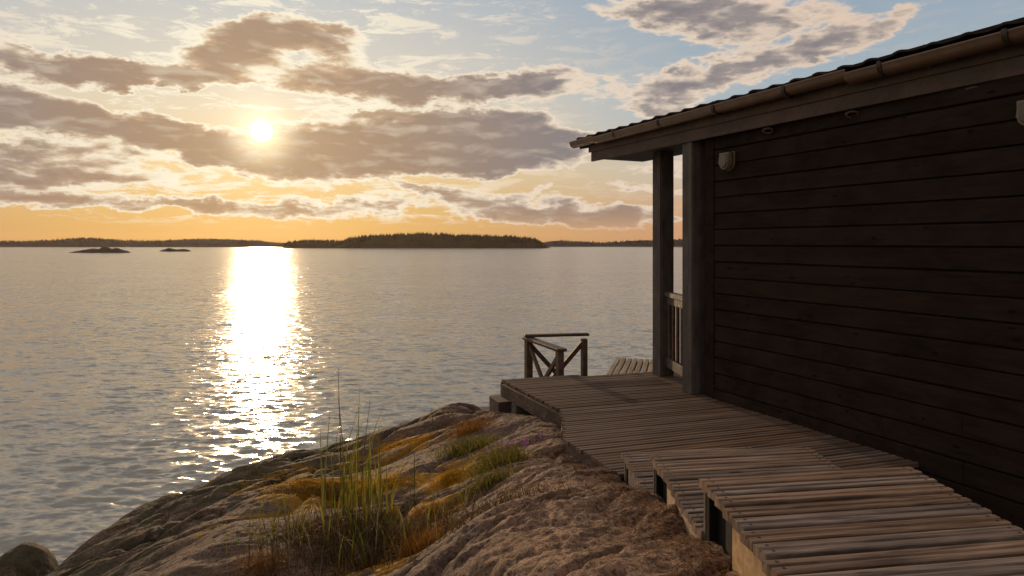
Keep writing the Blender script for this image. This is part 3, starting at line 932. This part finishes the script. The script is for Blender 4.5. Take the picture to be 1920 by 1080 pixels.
# stair railing with crossed braces
rl = empty('stair_railing', (.5, 7.5, EYE - 2.2))
tag(rl, 'brown wooden corner railing with crossed braces at the head of the stairs to the water', 'railing')
ro = rl.location
def LR(p, z): return Vector((p[0], p[1], EYE + z)) - ro
pN, pL, pR = (.485, 7.05), (.188, 7.86), (.83, 7.98)
zt = -1.075
for p, w in ((pN, .068), (pL, .075), (pR, .062)):
    b = MB(); b.box(LR(p, (zt - .03 - 2.3) / 2), (w, w, 2.3 - .03 + zt), math.atan2(wd.y, wd.x), .004); b.build('post', M_rail, rl)
def ext(a, b, e):
    a, b = Vector(a), Vector(b); d = (b - a).normalized(); return a - d * e, b + d * e
a, b2 = ext(pL, pN, .06)
b = MB(); b.bar(LR(a, zt - .012), LR(b2, zt - .012), .11, .03, .004); b.build('handrail', M_rail, rl)
a, b2 = ext(pL, pR, .05)
b = MB(); b.bar(LR(a, zt + .02), LR(b2, zt + .02), .09, .03, .004); b.build('handrail', M_rail, rl)
for (p, q) in ((pL, pN), (pL, pR)):
    for (z0, z1) in ((zt - .06, zt - .78), (zt - .78, zt - .06)):
        b = MB(); b.bar(LR(p, z0), LR(q, z1), .03, .05, .003); b.build('brace', M_rail, rl)

# ------------------------------------------------------------------ cabin
cab = empty('cabin', (2.5, 5.0, EYE + HA - .3))
tag(cab, 'dark brown wooden cabin with horizontal siding and tiled roof over the deck', 'cabin')
co_ = cab.location
def LC(p, z): return Vector((p[0], p[1], EYE + z)) - co_
rw = math.atan2(wd.y, wd.x)
wall = empty('wall', (0, 0, 0), 0, cab)
WL = 8.6
zb, ztop = -1.88, 1.10
# siding: each board its own, bevelled, slightly uneven
def siding_mesh(len_, h=.128, t=.022):
    bm = bmesh.new()
    prof = [(0, -h / 2), (t * .55, -h / 2 + .0), (t, -h / 2 + .006), (t, h / 2 - .006), (t * .6, h / 2 - .001), (0, h / 2)]
    A = [bm.verts.new((-len_ / 2, y, z)) for y, z in prof]; B = [bm.verts.new((len_ / 2, y, z)) for y, z in prof]
    m = len(prof)
    for k in range(m): bm.faces.new((A[k], B[k], B[(k + 1) % m], A[(k + 1) % m]))
    bm.faces.new(A); bm.faces.new(B[::-1])
    bmesh.ops.recalc_face_normals(bm, faces=bm.faces)
    me = bpy.data.meshes.new('siding_board'); bm.to_mesh(me); bm.free(); me.materials.append(M_siding)
    return me
SM = siding_mesh(WL)
pitch = .1325
z = zb
r3 = random.Random(4)
mid = Wc - wd * (WL / 2)
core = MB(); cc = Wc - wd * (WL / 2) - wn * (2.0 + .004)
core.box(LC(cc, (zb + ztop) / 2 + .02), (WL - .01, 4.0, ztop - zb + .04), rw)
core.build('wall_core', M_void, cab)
while z < ztop - .03:
    cut = [0, r3.uniform(1.0, 3.9), r3.uniform(5.0, 6.6), WL]
    pz = z + pitch / 2
    for (ca, cb) in zip(cut[:-1], cut[1:]):
        o = link('siding_board', SM, None, wall)
        pp = Wc - wd * ((ca + cb) / 2) + wn * r3.uniform(-.003, .002)
        o.location = LC(pp, pz + r3.uniform(-.001, .001))
        o.scale = ((cb - ca - .003) / WL, 1, 1)
        o.rotation_euler = (r3.gauss(0, .012), 0, rw + r3.gauss(0, .0003))
    z += pitch
# corner board
b = MB(); p = Wc - wd * .055 + wn * .016; b.box(LC(p, -.06), (.11, .032, 2.42), rw, .003); b.build('corner_board', M_siding, cab)
# gable-end boards
# posts
def post(corner, w, name='post'):
    # corner = nearest visible corner; body goes away from it
    c = Vector(corner) + wd * w / 2 - wn * w / 2
    b = MB(); b.box(LC(c, (HA + 1.02) / 2), (w, w, 1.02 - HA), rw, .004)
    return b.build(name, M_post, cab), c
p1o, c1 = post((1.449, 6.73), .148)
p2o, c2 = post((1.548, 5.93), .15)
# narrow vertical trims on post faces
b = MB(); b.box(LC(c1 + wn * .080 - wd * .045, (HA + 1.0) / 2), (.05, .012, 1.0 - HA), rw, .002); b.build('post_trim', M_post, cab)
b = MB(); b.box(LC(c2 + wn * .081 - wd * .045, (HA + 1.0) / 2), (.05, .012, 1.0 - HA), rw, .002); b.build('post_trim', M_post, cab)
# veranda railing between the posts
vr = empty('veranda_railing', (0, 0, 0), 0, cab)
ra, rb_ = c1 - wd * .074, c2 + wd * .074
for (zz, w, h) in ((-.50, .07, .045), (-.56, .03, .07), (-1.16, .045, .09)):
    b = MB(); b.bar(LC(ra, zz), LC(rb_, zz), w, h, .003); b.build('rail', M_post, vr)
nb = 5
for k in range(nb):
    p = ra.lerp(rb_, (k + .5) / nb)
    b = MB(); b.box(LC(p, -.86), (.026, .026, .55), rw, .002); b.build('baluster', M_rail, vr)
# eave: fascia, gutter, brackets, tiles
ed = Vector((-.465, 1.0)).normalized(); en = Vector((-ed.y, ed.x)); re_ = math.atan2(ed.y, ed.x)
FP = Vector((1.21, 6.63))
t0, t1 = .845, -6.2                      # along ed: far end .. behind the viewer
def EV(t, out=0.0): return FP + ed * t + en * out
b = MB()
b.bar(LC(EV(t0), .948), LC(EV(t1), .948), .026, .166, .003)
b.build('fascia_board', M_fascia, cab)
b = MB(); b.bar(LC(EV(t0 + .03, .018), 1.0), LC(EV(t1, .018), 1.0), .018, .075, .002); b.build('fascia_strip', M_fascia, cab)
# soffit
sof = MB(); c_ = EV((t0 + t1) / 2, -.33); sof.box(LC(c_, .90), (t0 - t1 - .02, .63, .014), re_); sof.build('soffit', M_soffit, cab)
# beam carrying the eave over the posts
b = MB(); b.bar(LC(c1 + wd * .55, 1.07), LC(c2 - wd * .1, 1.07), .12, .14, .004); b.build('wall_plate', M_post, cab)

def gutter_mesh(L_, r=.054, th=.003, seg=10):
    bm = bmesh.new()
    ang = [math.pi + math.pi * k / seg for k in range(seg + 1)]
    outer = [(r * math.cos(a), r * math.sin(a)) for a in ang]
    inner = [((r - th) * math.cos(a), (r - th) * math.sin(a)) for a in ang]
    # rolled front lip
    lip = [(r * 1.0 + .006, .006), (r * 1.0 + .004, .014), (r - .006, .014), (r - .010, .006)]
    prof = outer + lip + inner[::-1]
    A = [bm.verts.new((-L_ / 2, y, z)) for y, z in prof]; B = [bm.verts.new((L_ / 2, y, z)) for y, z in prof]
    m = len(prof)
    for k in range(m): bm.faces.new((A[k], B[k], B[(k + 1) % m], A[(k + 1) % m]))
    bmesh.ops.recalc_face_normals(bm, faces=bm.faces)
    me = bpy.data.meshes.new('gutter'); bm.to_mesh(me); bm.free()
    for p_ in me.polygons: p_.use_smooth = True
    me.materials.append(M_gutter)
    return me
gt = empty('gutter', (0, 0, 0), 0, cab)
GOUT = .093
g0, g1 = EV(1.06, GOUT), EV(t1, GOUT)
zg0, zg1 = 1.083, 1.052
def gp(t):
    k = (1.06 - t) / (1.06 - t1); return zg0 + (zg1 - zg0) * k
# lengths of gutter pipe joined at sleeves
joins = [1.06, .60, -2.42, -4.9, t1]
glen = (g1 - g0).length
for a_, b_ in zip(joins[:-1], joins[1:]):
    Lx = a_ - b_
    c_ = EV((a_ + b_) / 2, GOUT)
    o = link('gutter_length', gutter_mesh(Lx + .01, .054 if a_ != .60 else .0545), None, gt)
    o.location = LC(c_, gp((a_ + b_) / 2)); o.rotation_euler = (0, (zg0 - zg1) / (1.06 - t1) * 1.0, re_)
# end cap
b = MB()
bm = b.bm
cv = [bm.verts.new((0, .056 * math.cos(math.pi + math.pi * k / 12), .056 * math.sin(math.pi + math.pi * k / 12))) for k in range(13)]
fc = bm.faces.new(cv)
ex = bmesh.ops.extrude_face_region(bm, geom=[fc]); bmesh.ops.translate(bm, vec=(.008, 0, 0), verts=[v for v in ex['geom'] if isinstance(v, bmesh.types.BMVert)])
b.build('end_cap', M_bracket, gt, LC(EV(1.06, GOUT), zg0), (0, 0, re_))
# brackets: a band round the trough and an arm to the fascia
def bracket_mesh():
    bm = bmesh.new()
    r0, r1, w = .0555, .063, .014
    seg = 12
    ang = [math.pi + math.pi * k / seg for k in range(seg + 1)]
    prof = [(r1 * math.cos(a), r1 * math.sin(a)) for a in ang] + [(r1, .02), (r0, .02)] + [(r0 * math.cos(a), r0 * math.sin(a)) for a in ang[::-1]] + [(-r0, .03), (-r1 - .01, .03)]
    A = [bm.verts.new((-w, y, z)) for y, z in prof]; B = [bm.verts.new((w, y, z)) for y, z in prof]
    m = len(prof)
    for k in range(m): bm.faces.new((A[k], B[k], B[(k + 1) % m], A[(k + 1) % m]))
    for k in range(seg):
        bm.faces.new((A[k], A[k + 1], A[len(prof) - 3 - k - 1], A[len(prof) - 3 - k]))
        bm.faces.new((B[k], B[k + 1], B[len(prof) - 3 - k - 1], B[len(prof) - 3 - k]))
    bmesh.ops.recalc_face_normals(bm, faces=bm.faces)
    me = bpy.data.meshes.new('gutter_bracket'); bm.to_mesh(me); bm.free(); me.materials.append(M_bracket)
    return me
BR = bracket_mesh()
def t_at_u(u):
    k = (u - 960) / F; g = EV(0, GOUT)
    return (k * g.y - g.x) / (ed.x - k * ed.y)
for u in (1158, 1242, 1346, 1479, 1660, 1896, 2230, 2800):
    t = t_at_u(u)
    if t < t1: continue
    o = link('gutter_bracket', BR, None, gt)
    o.location = LC(EV(t, GOUT), gp(t)); o.rotation_euler = (0, 0, re_)

# roof: plane deck, tiles in rows
rf = empty('roof', (0, 0, 0), 0, cab)
SLP = R(11)
up = Vector((-en.x * math.cos(SLP), -en.y * math.cos(SLP), math.sin(SLP)))
RL = 3.4
rt0 = 1.02
def RP(t, s, lift=0.0):
    b0 = EV(t, .085)
    base = Vector((b0.x, b0.y, EYE + 1.118 + lift))
    return base + up * s - co_
bm = bmesh.new()
vs_ = [bm.verts.new(RP(a, s, l)) for l in (-.05, -.03) for (a, s) in ((rt0 - .04, .04), (t1, .04), (t1, RL), (rt0 - .04, RL))]
for f in ((0, 1, 2, 3), (7, 6, 5, 4), (0, 1, 5, 4), (1, 2, 6, 5), (2, 3, 7, 6), (3, 0, 4, 7)): bm.faces.new([vs_[q] for q in f])
bmesh.ops.recalc_face_normals(bm, faces=bm.faces)
me = bpy.data.meshes.new('roof_deck'); bm.to_mesh(me); bm.free(); me.materials.append(M_soffit); link('roof_deck', me, None, rf)
# second slope
bm = bmesh.new()
ridge = RP(0, RL) - RP(0, 0)
def RQ(t, s, l):
    p0 = RP(t, RL, l); return p0 + Vector((-en.x * math.cos(SLP), -en.y * math.cos(SLP), -math.sin(SLP))) * s
vs_ = [bm.verts.new(RQ(a, s, l)) for l in (-.05, 0.0) for (a, s) in ((rt0, 0), (t1, 0), (t1, RL), (rt0, RL))]
for f in ((0, 1, 2, 3), (7, 6, 5, 4), (0, 1, 5, 4), (1, 2, 6, 5), (2, 3, 7, 6), (3, 0, 4, 7)): bm.faces.new([vs_[q] for q in f])
bmesh.ops.recalc_face_normals(bm, faces=bm.faces)
me = bpy.data.meshes.new('far_slope'); bm.to_mesh(me); bm.free(); me.materials.append(M_tile); link('far_slope', me, None, rf)

def tile_mesh(w=.20, l=.36):
    bm = bmesh.new()
    n = 10
    rows = []
    for (yy, dz_) in ((0.0, 0.0), (l, -.022)):
        for side in (0, 1):
            row = []
            for k in range(n + 1):
                s = k / n
                x = -w / 2 + w * s
                # S-shaped: high roll then shallow pan
                zz = .009 * (math.sin(math.pi * s / .45) if s < .45 else -.45 * math.sin(math.pi * (s - .45) / .55))
                row.append(bm.verts.new((x, yy, zz + dz_ - side * .014)))
            rows.append(row)
    T0, B0, T1, B1 = rows
    for k in range(n):
        bm.faces.new((T0[k], T0[k + 1], T1[k + 1], T1[k]))
        bm.faces.new((B0[k + 1], B0[k], B1[k], B1[k + 1]))
        bm.faces.new((B0[k], B0[k + 1], T0[k + 1], T0[k]))
        bm.faces.new((T1[k], T1[k + 1], B1[k + 1], B1[k]))
    bm.faces.new((T0[0], T1[0], B1[0], B0[0])); bm.faces.new((T1[n], T0[n], B0[n], B1[n]))
    bmesh.ops.recalc_face_normals(bm, faces=bm.faces)
    me = bpy.data.meshes.new('roof_tile'); bm.to_mesh(me); bm.free()
    for p_ in me.polygons: p_.use_smooth = False
    me.materials.append(M_tile)
    return me
TM = tile_mesh()
r4 = random.Random(8)
ex_ = Vector((ed.x, ed.y, 0)); ez_ = ex_.cross(up)
RM = Matrix(((-ex_.x, up.x, 0), (-ex_.y, up.y, 0), (-ex_.z, up.z, 0)))
zax = (-ex_).cross(up)
RM = Matrix(((-ex_.x, up.x, zax.x), (-ex_.y, up.y, zax.y), (-ex_.z, up.z, zax.z)))
restV = []; restF = []
tw = .196
ncol = int((rt0 - t1) / tw)
tv = np.array([v.co[:] for v in TM.vertices]); tf = [list(p_.vertices) for p_ in TM.polygons]
for row in range(11):
    for c_i in range(ncol):
        t = rt0 - tw * (c_i + .5)
        pos = RP(t, row * .31, .012)
        if row < 3:
            o = link('roof_tile', TM, None, rf)
            e = RM.to_4x4()
            j = Matrix.Rotation(r4.gauss(0, .02), 4, 'Y') @ Matrix.Rotation(r4.gauss(0, .02), 4, 'Z')
            o.matrix_local = Matrix.Translation(pos + Vector((0, 0, r4.uniform(-.003, .003)))) @ e @ j
        else:
            q = (np.array(RM) @ tv.T).T + np.array(pos)
            b0 = len(restV) * len(tv)
            restV.append(q); restF += [[v + b0 for v in f] for f in tf]
q4 = [f for f in restF if len(f) == 4]
o = link('upper_tiles', mesh_np('upper_tiles', np.concatenate(restV), np.array(q4), False), M_tile, rf); tag(o, kind='stuff')
# gable barge board
b = MB(); b.bar(RP(rt0 - .02, .02, -.06), RP(rt0 - .02, RL, -.06), .022, .10, .002); b.build('barge_board', M_fascia, rf)

# wire loops hanging under the fascia
for u in (1440, 1598, 1826):
    k = (u - 960) / F; g = EV(0, -.02)
    t = (k * g.y - g.x) / (ed.x - k * ed.y)
    p = EV(t, -.02)
    pts = []
    for a in range(0, 29):
        th = a / 12 * 2 * math.pi
        rr = .052 * (1 - .28 * a / 28)
        q = p + ed * (rr * math.cos(th)) + en * (rr * .35 * math.sin(th))
        pts.append(Vector((q.x, q.y, EYE + .838 + .016 * math.sin(th) - .006 * a / 28)) - co_)
    b = MB(); b.tube(pts, .0042, 5); b.build('wire_loop', M_wire, cab, smooth=True)

# wall lamps
def wall_lamp(u, z, label):
    k = (u - 960) / F
    g = on_wall(0, .03); t = (k * g.y - g.x) / (wd.x - k * wd.y); p = g + wd * t
    lamp = empty('wall_lamp', (p.x, p.y, EYE + z), rw - math.pi / 2)   # local x = out? see below
    lamp.rotation_euler = (0, 0, rw)
    tag(lamp, label, 'lamp')
    lamp['group'] = 'bulkhead lamps on the cabin wall'
    def uprof(w, h, n=10):
        pr = [(-w / 2, h / 2), (w / 2, h / 2)]
        r_ = w / 2
        for q in range(n + 1):
            a = -math.pi * q / n
            pr.append((r_ * math.cos(a), -h / 2 + r_ * .9 + r_ * .9 * math.sin(a)))
        return pr
    def slab(w, h, y0, y1, s=1.0):
        b = MB(); pr = uprof(w, h); 
        A = [b.bm.verts.new((x, y0, z_)) for x, z_ in pr]; B = [b.bm.verts.new((x * s, y1, z_ * s)) for x, z_ in pr]
        m = len(pr)
        for q in range(m): b.bm.faces.new((A[q], B[q], B[(q + 1) % m], A[(q + 1) % m]))
        b.bm.faces.new(A); b.bm.faces.new(B[::-1])
        ed_ = [e for e in b.bm.edges if abs(e.verts[0].co.y - y1) < 1e-6 and abs(e.verts[1].co.y - y1) < 1e-6]
        bmesh.ops.bevel(b.bm, geom=ed_, offset=min(.012, (y1 - y0) * .4), segments=3, affect='EDGES')
        return b
    lamp.scale = (.88, .8, .88)
    slab(.15, .17, 0, .016).build('back_plate', M_lamp, lamp)
    slab(.13, .155, .016, .034, .98).build('gasket', M_bracket, lamp)
    slab(.135, .16, .034, .085, .93).build('lamp_shade', M_lamp, lamp, smooth=False)
    slab(.095, .12, .085, .094, .9).build('lens', M_lens, lamp)
    return lamp
wall_lamp(1368, .655, 'small tan bulkhead lamp on the dark wall nearest the cabin posts')
wall_lamp(1942, .655, 'small tan bulkhead lamp on the dark wall cut by the right edge of the picture')

# ------------------------------------------------------------------ plants
def ground(x, y): return EYE + float(rock_z(np.array([x]), np.array([y]))[0])

def blades(specs, seg=5):
    """specs: (x, y, z, height, width, lean azimuth, lean, curl)"""
    V = []; Fc = []
    for (x, y, z, h, w, az_, lean, curl) in specs:
        b = len(V)
        fa = random.uniform(0, math.pi)
        sx, sy = math.cos(fa) * w / 2, math.sin(fa) * w / 2
        for k in range(seg + 1):
            t = k / seg
            ho = h * (lean * t + curl * t * t * t)
            cx = x + math.sin(az_) * ho; cy = y + math.cos(az_) * ho
            cz = z + h * (t - .35 * curl * t ** 3)
            ww = (1 - t ** 2.2) * (.6 + .4 * min(1, t * 4)) + .02
            V.append((cx - sx * ww, cy - sy * ww, cz)); V.append((cx + sx * ww, cy + sy * ww, cz))
        for k in range(seg):
            q = b + 2 * k
            Fc.append((q, q + 1, q + 3, q + 2))
    return V, Fc
def leaf_mat(name, c1, c2, tr=0.45):
    m, T, bs, out = new_mat(name)
    p = T.node('ShaderNodeNewGeometry')
    rnd = p.outputs['Random Per Island']
    c = T.mix(rnd, c1, c2)
    c = T.mix(T.ss(T.noise(p.outputs['Position'], 25, 3), .4, .7, 0, .5), c, tuple(x * .5 for x in c1))
    T.setin(bs.inputs['Base Color'], c)
    bs.inputs['Roughness'].default_value = .55
    bs.inputs['Specular IOR Level'].default_value = .3
    trn = T.node('ShaderNodeBsdfTranslucent'); T.setin(trn.inputs[0], c)
    mx = T.node('ShaderNodeMixShader'); mx.inputs[0].default_value = tr
    T.l.new(bs.outputs[0], mx.inputs[1]); T.l.new(trn.outputs[0], mx.inputs[2]); T.l.new(mx.outputs[0], out.inputs[0])
    return m
M_reed = leaf_mat('green_reed', (0.11, 0.125, 0.018), (0.30, 0.26, 0.045), .6)
M_dry = leaf_mat('dry_grass', (0.10, 0.050, 0.014), (0.20, 0.13, 0.05), .4)
M_rust = leaf_mat('rusty_tuft', (0.26, 0.10, 0.015), (0.40, 0.20, 0.03), .45)
M_herb = leaf_mat('herb_green', (0.15, 0.15, 0.02), (0.32, 0.24, 0.04), .5)
M_moss = leaf_mat('yellow_moss', (0.50, 0.24, 0.012), (0.66, 0.40, 0.03), .45)
M_purple = leaf_mat('purple_petals', (0.42, 0.12, 0.40), (0.62, 0.26, 0.56), .45)
M_brownlit = leaf_mat('needles', (0.16, 0.065, 0.02), (0.32, 0.16, 0.06), .2)

def at_img(u, v, z0=-1.6):
    z = z0
    for _ in range(12):
        x, y, _z = pt(u, v, z)
        z = .5 * z + .5 * float(rock_z(np.array([x]), np.array([y]))[0])
    return pt(u, v, z)

def scatter(u, v, su, sv, n, r):
    out = []
    cx, cy, cz = at_img(u, v)
    k = cy / F
    xs = cx + r.normal(0, su * k, n); ys = cy + r.normal(0, sv * k * 2.2, n)
    zs = rock_z(xs, ys)
    return xs, ys, zs + EYE

def clump(name, u, v, su, sv, n, h, w, mat, label, cat, lean=.15, curl=.3, kind=None, seed=1, hvar=.35, seg=5, az_bias=None):
    r = np.random.default_rng(seed)
    xs, ys, zs = scatter(u, v, su, sv, n, r)
    sp = []
    for i in range(n):
        a = r.uniform(0, 6.28) if az_bias is None else r.normal(az_bias, .7)
        sp.append((xs[i], ys[i], zs[i] - .01, h * max(.25, r.normal(1, hvar)), w * r.uniform(.7, 1.3), a, abs(r.normal(0, lean)), abs(r.normal(0, curl))))
    V, Fc = blades(sp, seg)
    me = mesh_np(name, V, Fc)
    o = link(name, me, mat)
    tag(o, label, cat, kind=kind)
    return o
random.seed(5)
# reeds in the hollow
clump('reeds', 655, 965, 26, 15, 34, .44, .010, M_reed, 'tall green reed blades growing in the hollow, left bunch', 'reeds', .07, .12, 'stuff', 1)
clump('reeds', 700, 975, 26, 15, 30, .38, .010, M_reed, 'tall green reed blades growing in the hollow, right bunch', 'reeds', .08, .15, 'stuff', 2)
clump('reeds', 690, 1040, 80, 18, 60, .22, .011, M_reed, 'shorter green blades at the front of the hollow', 'reeds', .12, .2, 'stuff', 3)
clump('reeds', 545, 1010, 45, 14, 50, .18, .008, M_reed, 'thin green blades on the left rim of the hollow', 'reeds', .15, .25, 'stuff', 4)
clump('dry_grass', 690, 1050, 80, 24, 2000, .11, .0045, M_dry, 'brown dry grass filling the hollow between the rocks', 'dry grass', .3, .5, 'stuff', 5)
clump('dry_grass', 640, 1000, 60, 12, 600, .12, .004, M_dry, 'brown dry grass along the back of the hollow', 'dry grass', .3, .5, 'stuff', 6)
clump('rusty_tuft', 790, 1045, 22, 7, 500, .10, .003, M_rust, 'rust orange tuft of fine grass beside the near rock', 'grass tuft', .25, .5, None, 7)
clump('rusty_tuft', 500, 1062, 26, 7, 400, .07, .003, M_rust, 'small rust orange tuft at the foot of the left rock', 'grass tuft', .4, .6, None, 8)
clump('rusty_tuft', 880, 812, 20, 7, 500, .11, .0035, M_rust, 'rust orange tuft on the rock near the platform corner', 'grass tuft', .3, .5, None, 9)
clump('dead_stems', 680, 1035, 90, 20, 120, .24, .0035, leaf_mat('straw', (0.30, 0.22, 0.12), (0.45, 0.36, 0.22), .3), 'pale dead straw stems leaning in the hollow', 'straw', .45, .5, 'stuff', 15)
clump('dry_grass', 930, 960, 70, 8, 500, .05, .0035, M_dry, 'short brown dry growth in the cleft along the near rock hump', 'dry grass', .4, .5, 'stuff', 16)
clump('rusty_tuft', 850, 985, 14, 6, 120, .04, .003, M_rust, 'low rusty growth in the cleft right of the hollow', 'grass tuft', .4, .6, None, 17)
# herbs
def herb(name, u, v, su, sv, n, h, label, seed, flowers=0, mat=None):
    r = np.random.default_rng(seed)
    x0, y0, z0 = at_img(u, v)
    root = empty(name, (x0, y0, z0 + EYE))
    tag(root, label, 'plant')
    xs, ys, zs = scatter(u, v, su, sv, n, r)
    sp = [(xs[i] - x0, ys[i] - y0, zs[i] - .01 - z0 - EYE, h * max(.3, r.normal(1, .3)), .0045 * r.uniform(.8, 1.5), r.uniform(0, 6.28), abs(r.normal(0, .3)), abs(r.normal(0, .4))) for i in range(n)]
    V, Fc = blades(sp, 4)
    link('foliage', mesh_np('foliage', V, Fc), mat or M_herb, root)
    # leaves on stems
    LV = []; LF = []
    for i in range(0, n, 2):
        for q in range(3):
            t = r.uniform(.3, 1); b = len(LV)
            cx, cy, cz = sp[i][0] + r.normal(0, .008), sp[i][1] + r.normal(0, .008), sp[i][2] + sp[i][3] * t
            a = r.uniform(0, 6.28); l = r.uniform(.006, .014)
            LV += [(cx, cy, cz), (cx + l * math.cos(a) + l * .3 * math.sin(a), cy + l * math.sin(a) - l * .3 * math.cos(a), cz + l * .4), (cx + 2 * l * math.cos(a), cy + 2 * l * math.sin(a), cz + l * .5), (cx + l * math.cos(a) - l * .3 * math.sin(a), cy + l * math.sin(a) + l * .3 * math.cos(a), cz + l * .4)]
            LF.append((b, b + 1, b + 2, b + 3))
    link('leaves', mesh_np('leaves', LV, LF, False), mat or M_herb, root)
    for f in range(flowers):
        x, y = x0 + r.normal(.0, .09) + .10, y0 + r.normal(0, .06) - .02
        zz = float(rock_z(np.array([x]), np.array([y]))[0]) + h * r.uniform(.7, 1.25)
        FV = []; FF = []
        for q in range(16):
            a = r.uniform(0, 6.28); b = len(FV); cz = r.uniform(0, .04); l = .010
            FV += [(0, 0, cz), (l * math.cos(a) + l * .5 * math.sin(a), l * math.sin(a) - l * .5 * math.cos(a), cz + l * .4), (1.7 * l * math.cos(a), 1.7 * l * math.sin(a), cz + l * .5), (l * math.cos(a) - l * .5 * math.sin(a), l * math.sin(a) + l * .5 * math.cos(a), cz + l * .4)]
            FF.append((b, b + 1, b + 2, b + 3))
        link('flower', mesh_np('flower', FV, FF, False), M_purple, root, (x - x0, y - y0, zz - z0))
    return root
herb('heather_bush', 880, 845, 26, 9, 700, .09, 'yellow green low bush on the slab below the platform corner', 21)
herb('flowering_bush', 935, 885, 22, 11, 900, .10, 'low green and rusty bush with small purple flowers against the near rock', 22, 16)
herb('heather_bush', 905, 915, 24, 6, 500, .07, 'dark green low bush at the foot of the near rock hump', 23)
# moss cushions
r5 = np.random.default_rng(44)
def moss(u, v, su, sv, n, h, label, seed):
    return clump('moss', u, v, su, sv, n, h, .006, M_moss, label, 'moss', .5, .6, 'stuff', seed, seg=2)
moss(610, 925, 48, 10, 7000, .022, 'orange yellow moss spread over the slab behind the reeds', 51)
moss(760, 848, 34, 3, 3000, .018, 'thin yellow moss line along the far slab', 52)
moss(700, 915, 50, 7, 4000, .022, 'orange moss among the green reeds', 53)
moss(845, 893, 14, 8, 2000, .022, 'orange moss in the cleft right of the reeds', 54)
moss(820, 962, 22, 4, 2200, .02, 'orange moss on the low ledge beside the hollow', 55)
# single stems
def stem(name, u, v, h, label, cat='plant', head=False, leaf=0, mat=None, dxl=0.0):
    x, y, z = at_img(u, v)
    root = empty(name, (x, y, z + EYE)); tag(root, label, cat)
    b = MB(); b.tube([(0, 0, -.02), (dxl * .3, 0, h * .5), (dxl, 0, h)], [.0032, .0026, .0012], 5); b.build('stem', mat or M_reed, root)
    r = random.Random(int(u))
    sp = []
    for q in range(leaf):
        t = (q + .5) / max(1, leaf)
        sp.append((dxl * t, 0, h * t * .6, h * .35, .010, r.uniform(0, 6.28), .35, .5))
    if sp:
        V, Fc = blades(sp, 4); link('leaf', mesh_np('leaf', V, Fc), M_reed, root)
    if head:
        b = MB()
        b.tube([(dxl, 0, h - .01), (dxl, 0, h + .025), (dxl, 0, h + .06)], [.005, .009, .002], 6); b.build('seed_head', M_dry, root)
    return root
stem('grass_stem', 640, 958, .86, 'one very tall thin grass stalk rising above the reeds', 'grass stem', False, 0, M_dry, -.02)
stem('grass_stem', 676, 950, .66, 'second tallest thin stalk among the reeds, right of the tallest', 'grass stem', False, 1, None, .06)
stem('herb_stem', 777, 950, .34, 'lone upright leafy stem on bare rock right of the reeds', 'plant', False, 3, None, 0)
stem('herb_stem', 459, 905, .14, 'single short green sprout on the left shore rock', 'plant', False, 5, None, 0)
stem('herb_stem', 812, 805, .20, 'single grassy sprout at the skyline of the far slab', 'plant', False, 5, None, -.02)
stem('herb_stem', 840, 785, .12, 'tiny sprout right behind the skyline of the far slab', 'plant', False, 3, None, .02)
# needles and litter beside the boardwalk
def litter(n, seed):
    r = np.random.default_rng(seed)
    ys = r.uniform(1.9, 4.6, n); xe_ = np.interp(ys, [1.9, 3.0, 3.9, 4.6], [.60, .58, .56, .32])
    xs = xe_ - np.abs(r.normal(0, .11, n))
    zs = rock_z(xs, ys) + EYE
    V = []; Fc = []
    for i in range(n):
        a = r.uniform(0, 6.28); l = r.uniform(.006, .02); w = .0018; b = len(V)
        c, s = math.cos(a), math.sin(a); zz = zs[i] + r.uniform(.001, .009); t = r.uniform(-.004, .004)
        V += [(xs[i] - c * l - s * w, ys[i] - s * l + c * w, zz - t), (xs[i] - c * l + s * w, ys[i] - s * l - c * w, zz - t),
              (xs[i] + c * l + s * w, ys[i] + s * l - c * w, zz + t), (xs[i] + c * l - s * w, ys[i] + s * l + c * w, zz + t)]
        Fc.append((b, b + 1, b + 2, b + 3))
    o = link('needle_litter', mesh_np('needle_litter', V, Fc, False), M_brownlit)
    tag(o, 'brown needles and dry litter lying along the edge of the boardwalk', 'litter', kind='stuff')
litter(4000, 61)

# ------------------------------------------------------------------ haze
hm = bpy.data.materials.new('haze_air'); hm.use_nodes = True; hm.node_tree.nodes.clear()
HT = NT(hm.node_tree)
pv = HT.node('ShaderNodeVolumePrincipled'); pv.inputs['Color'].default_value = (1.0, .86, .72, 1)
pv.inputs['Density'].default_value = 0.00009; pv.inputs['Anisotropy'].default_value = 0.6
hout = HT.node('ShaderNodeOutputMaterial'); HT.l.new(pv.outputs[0], hout.inputs['Volume'])
b = MB(); b.box((0, 400, 5.5), (2600, 1700, 25)); ho = b.build('haze', hm); tag(ho, kind='stuff')
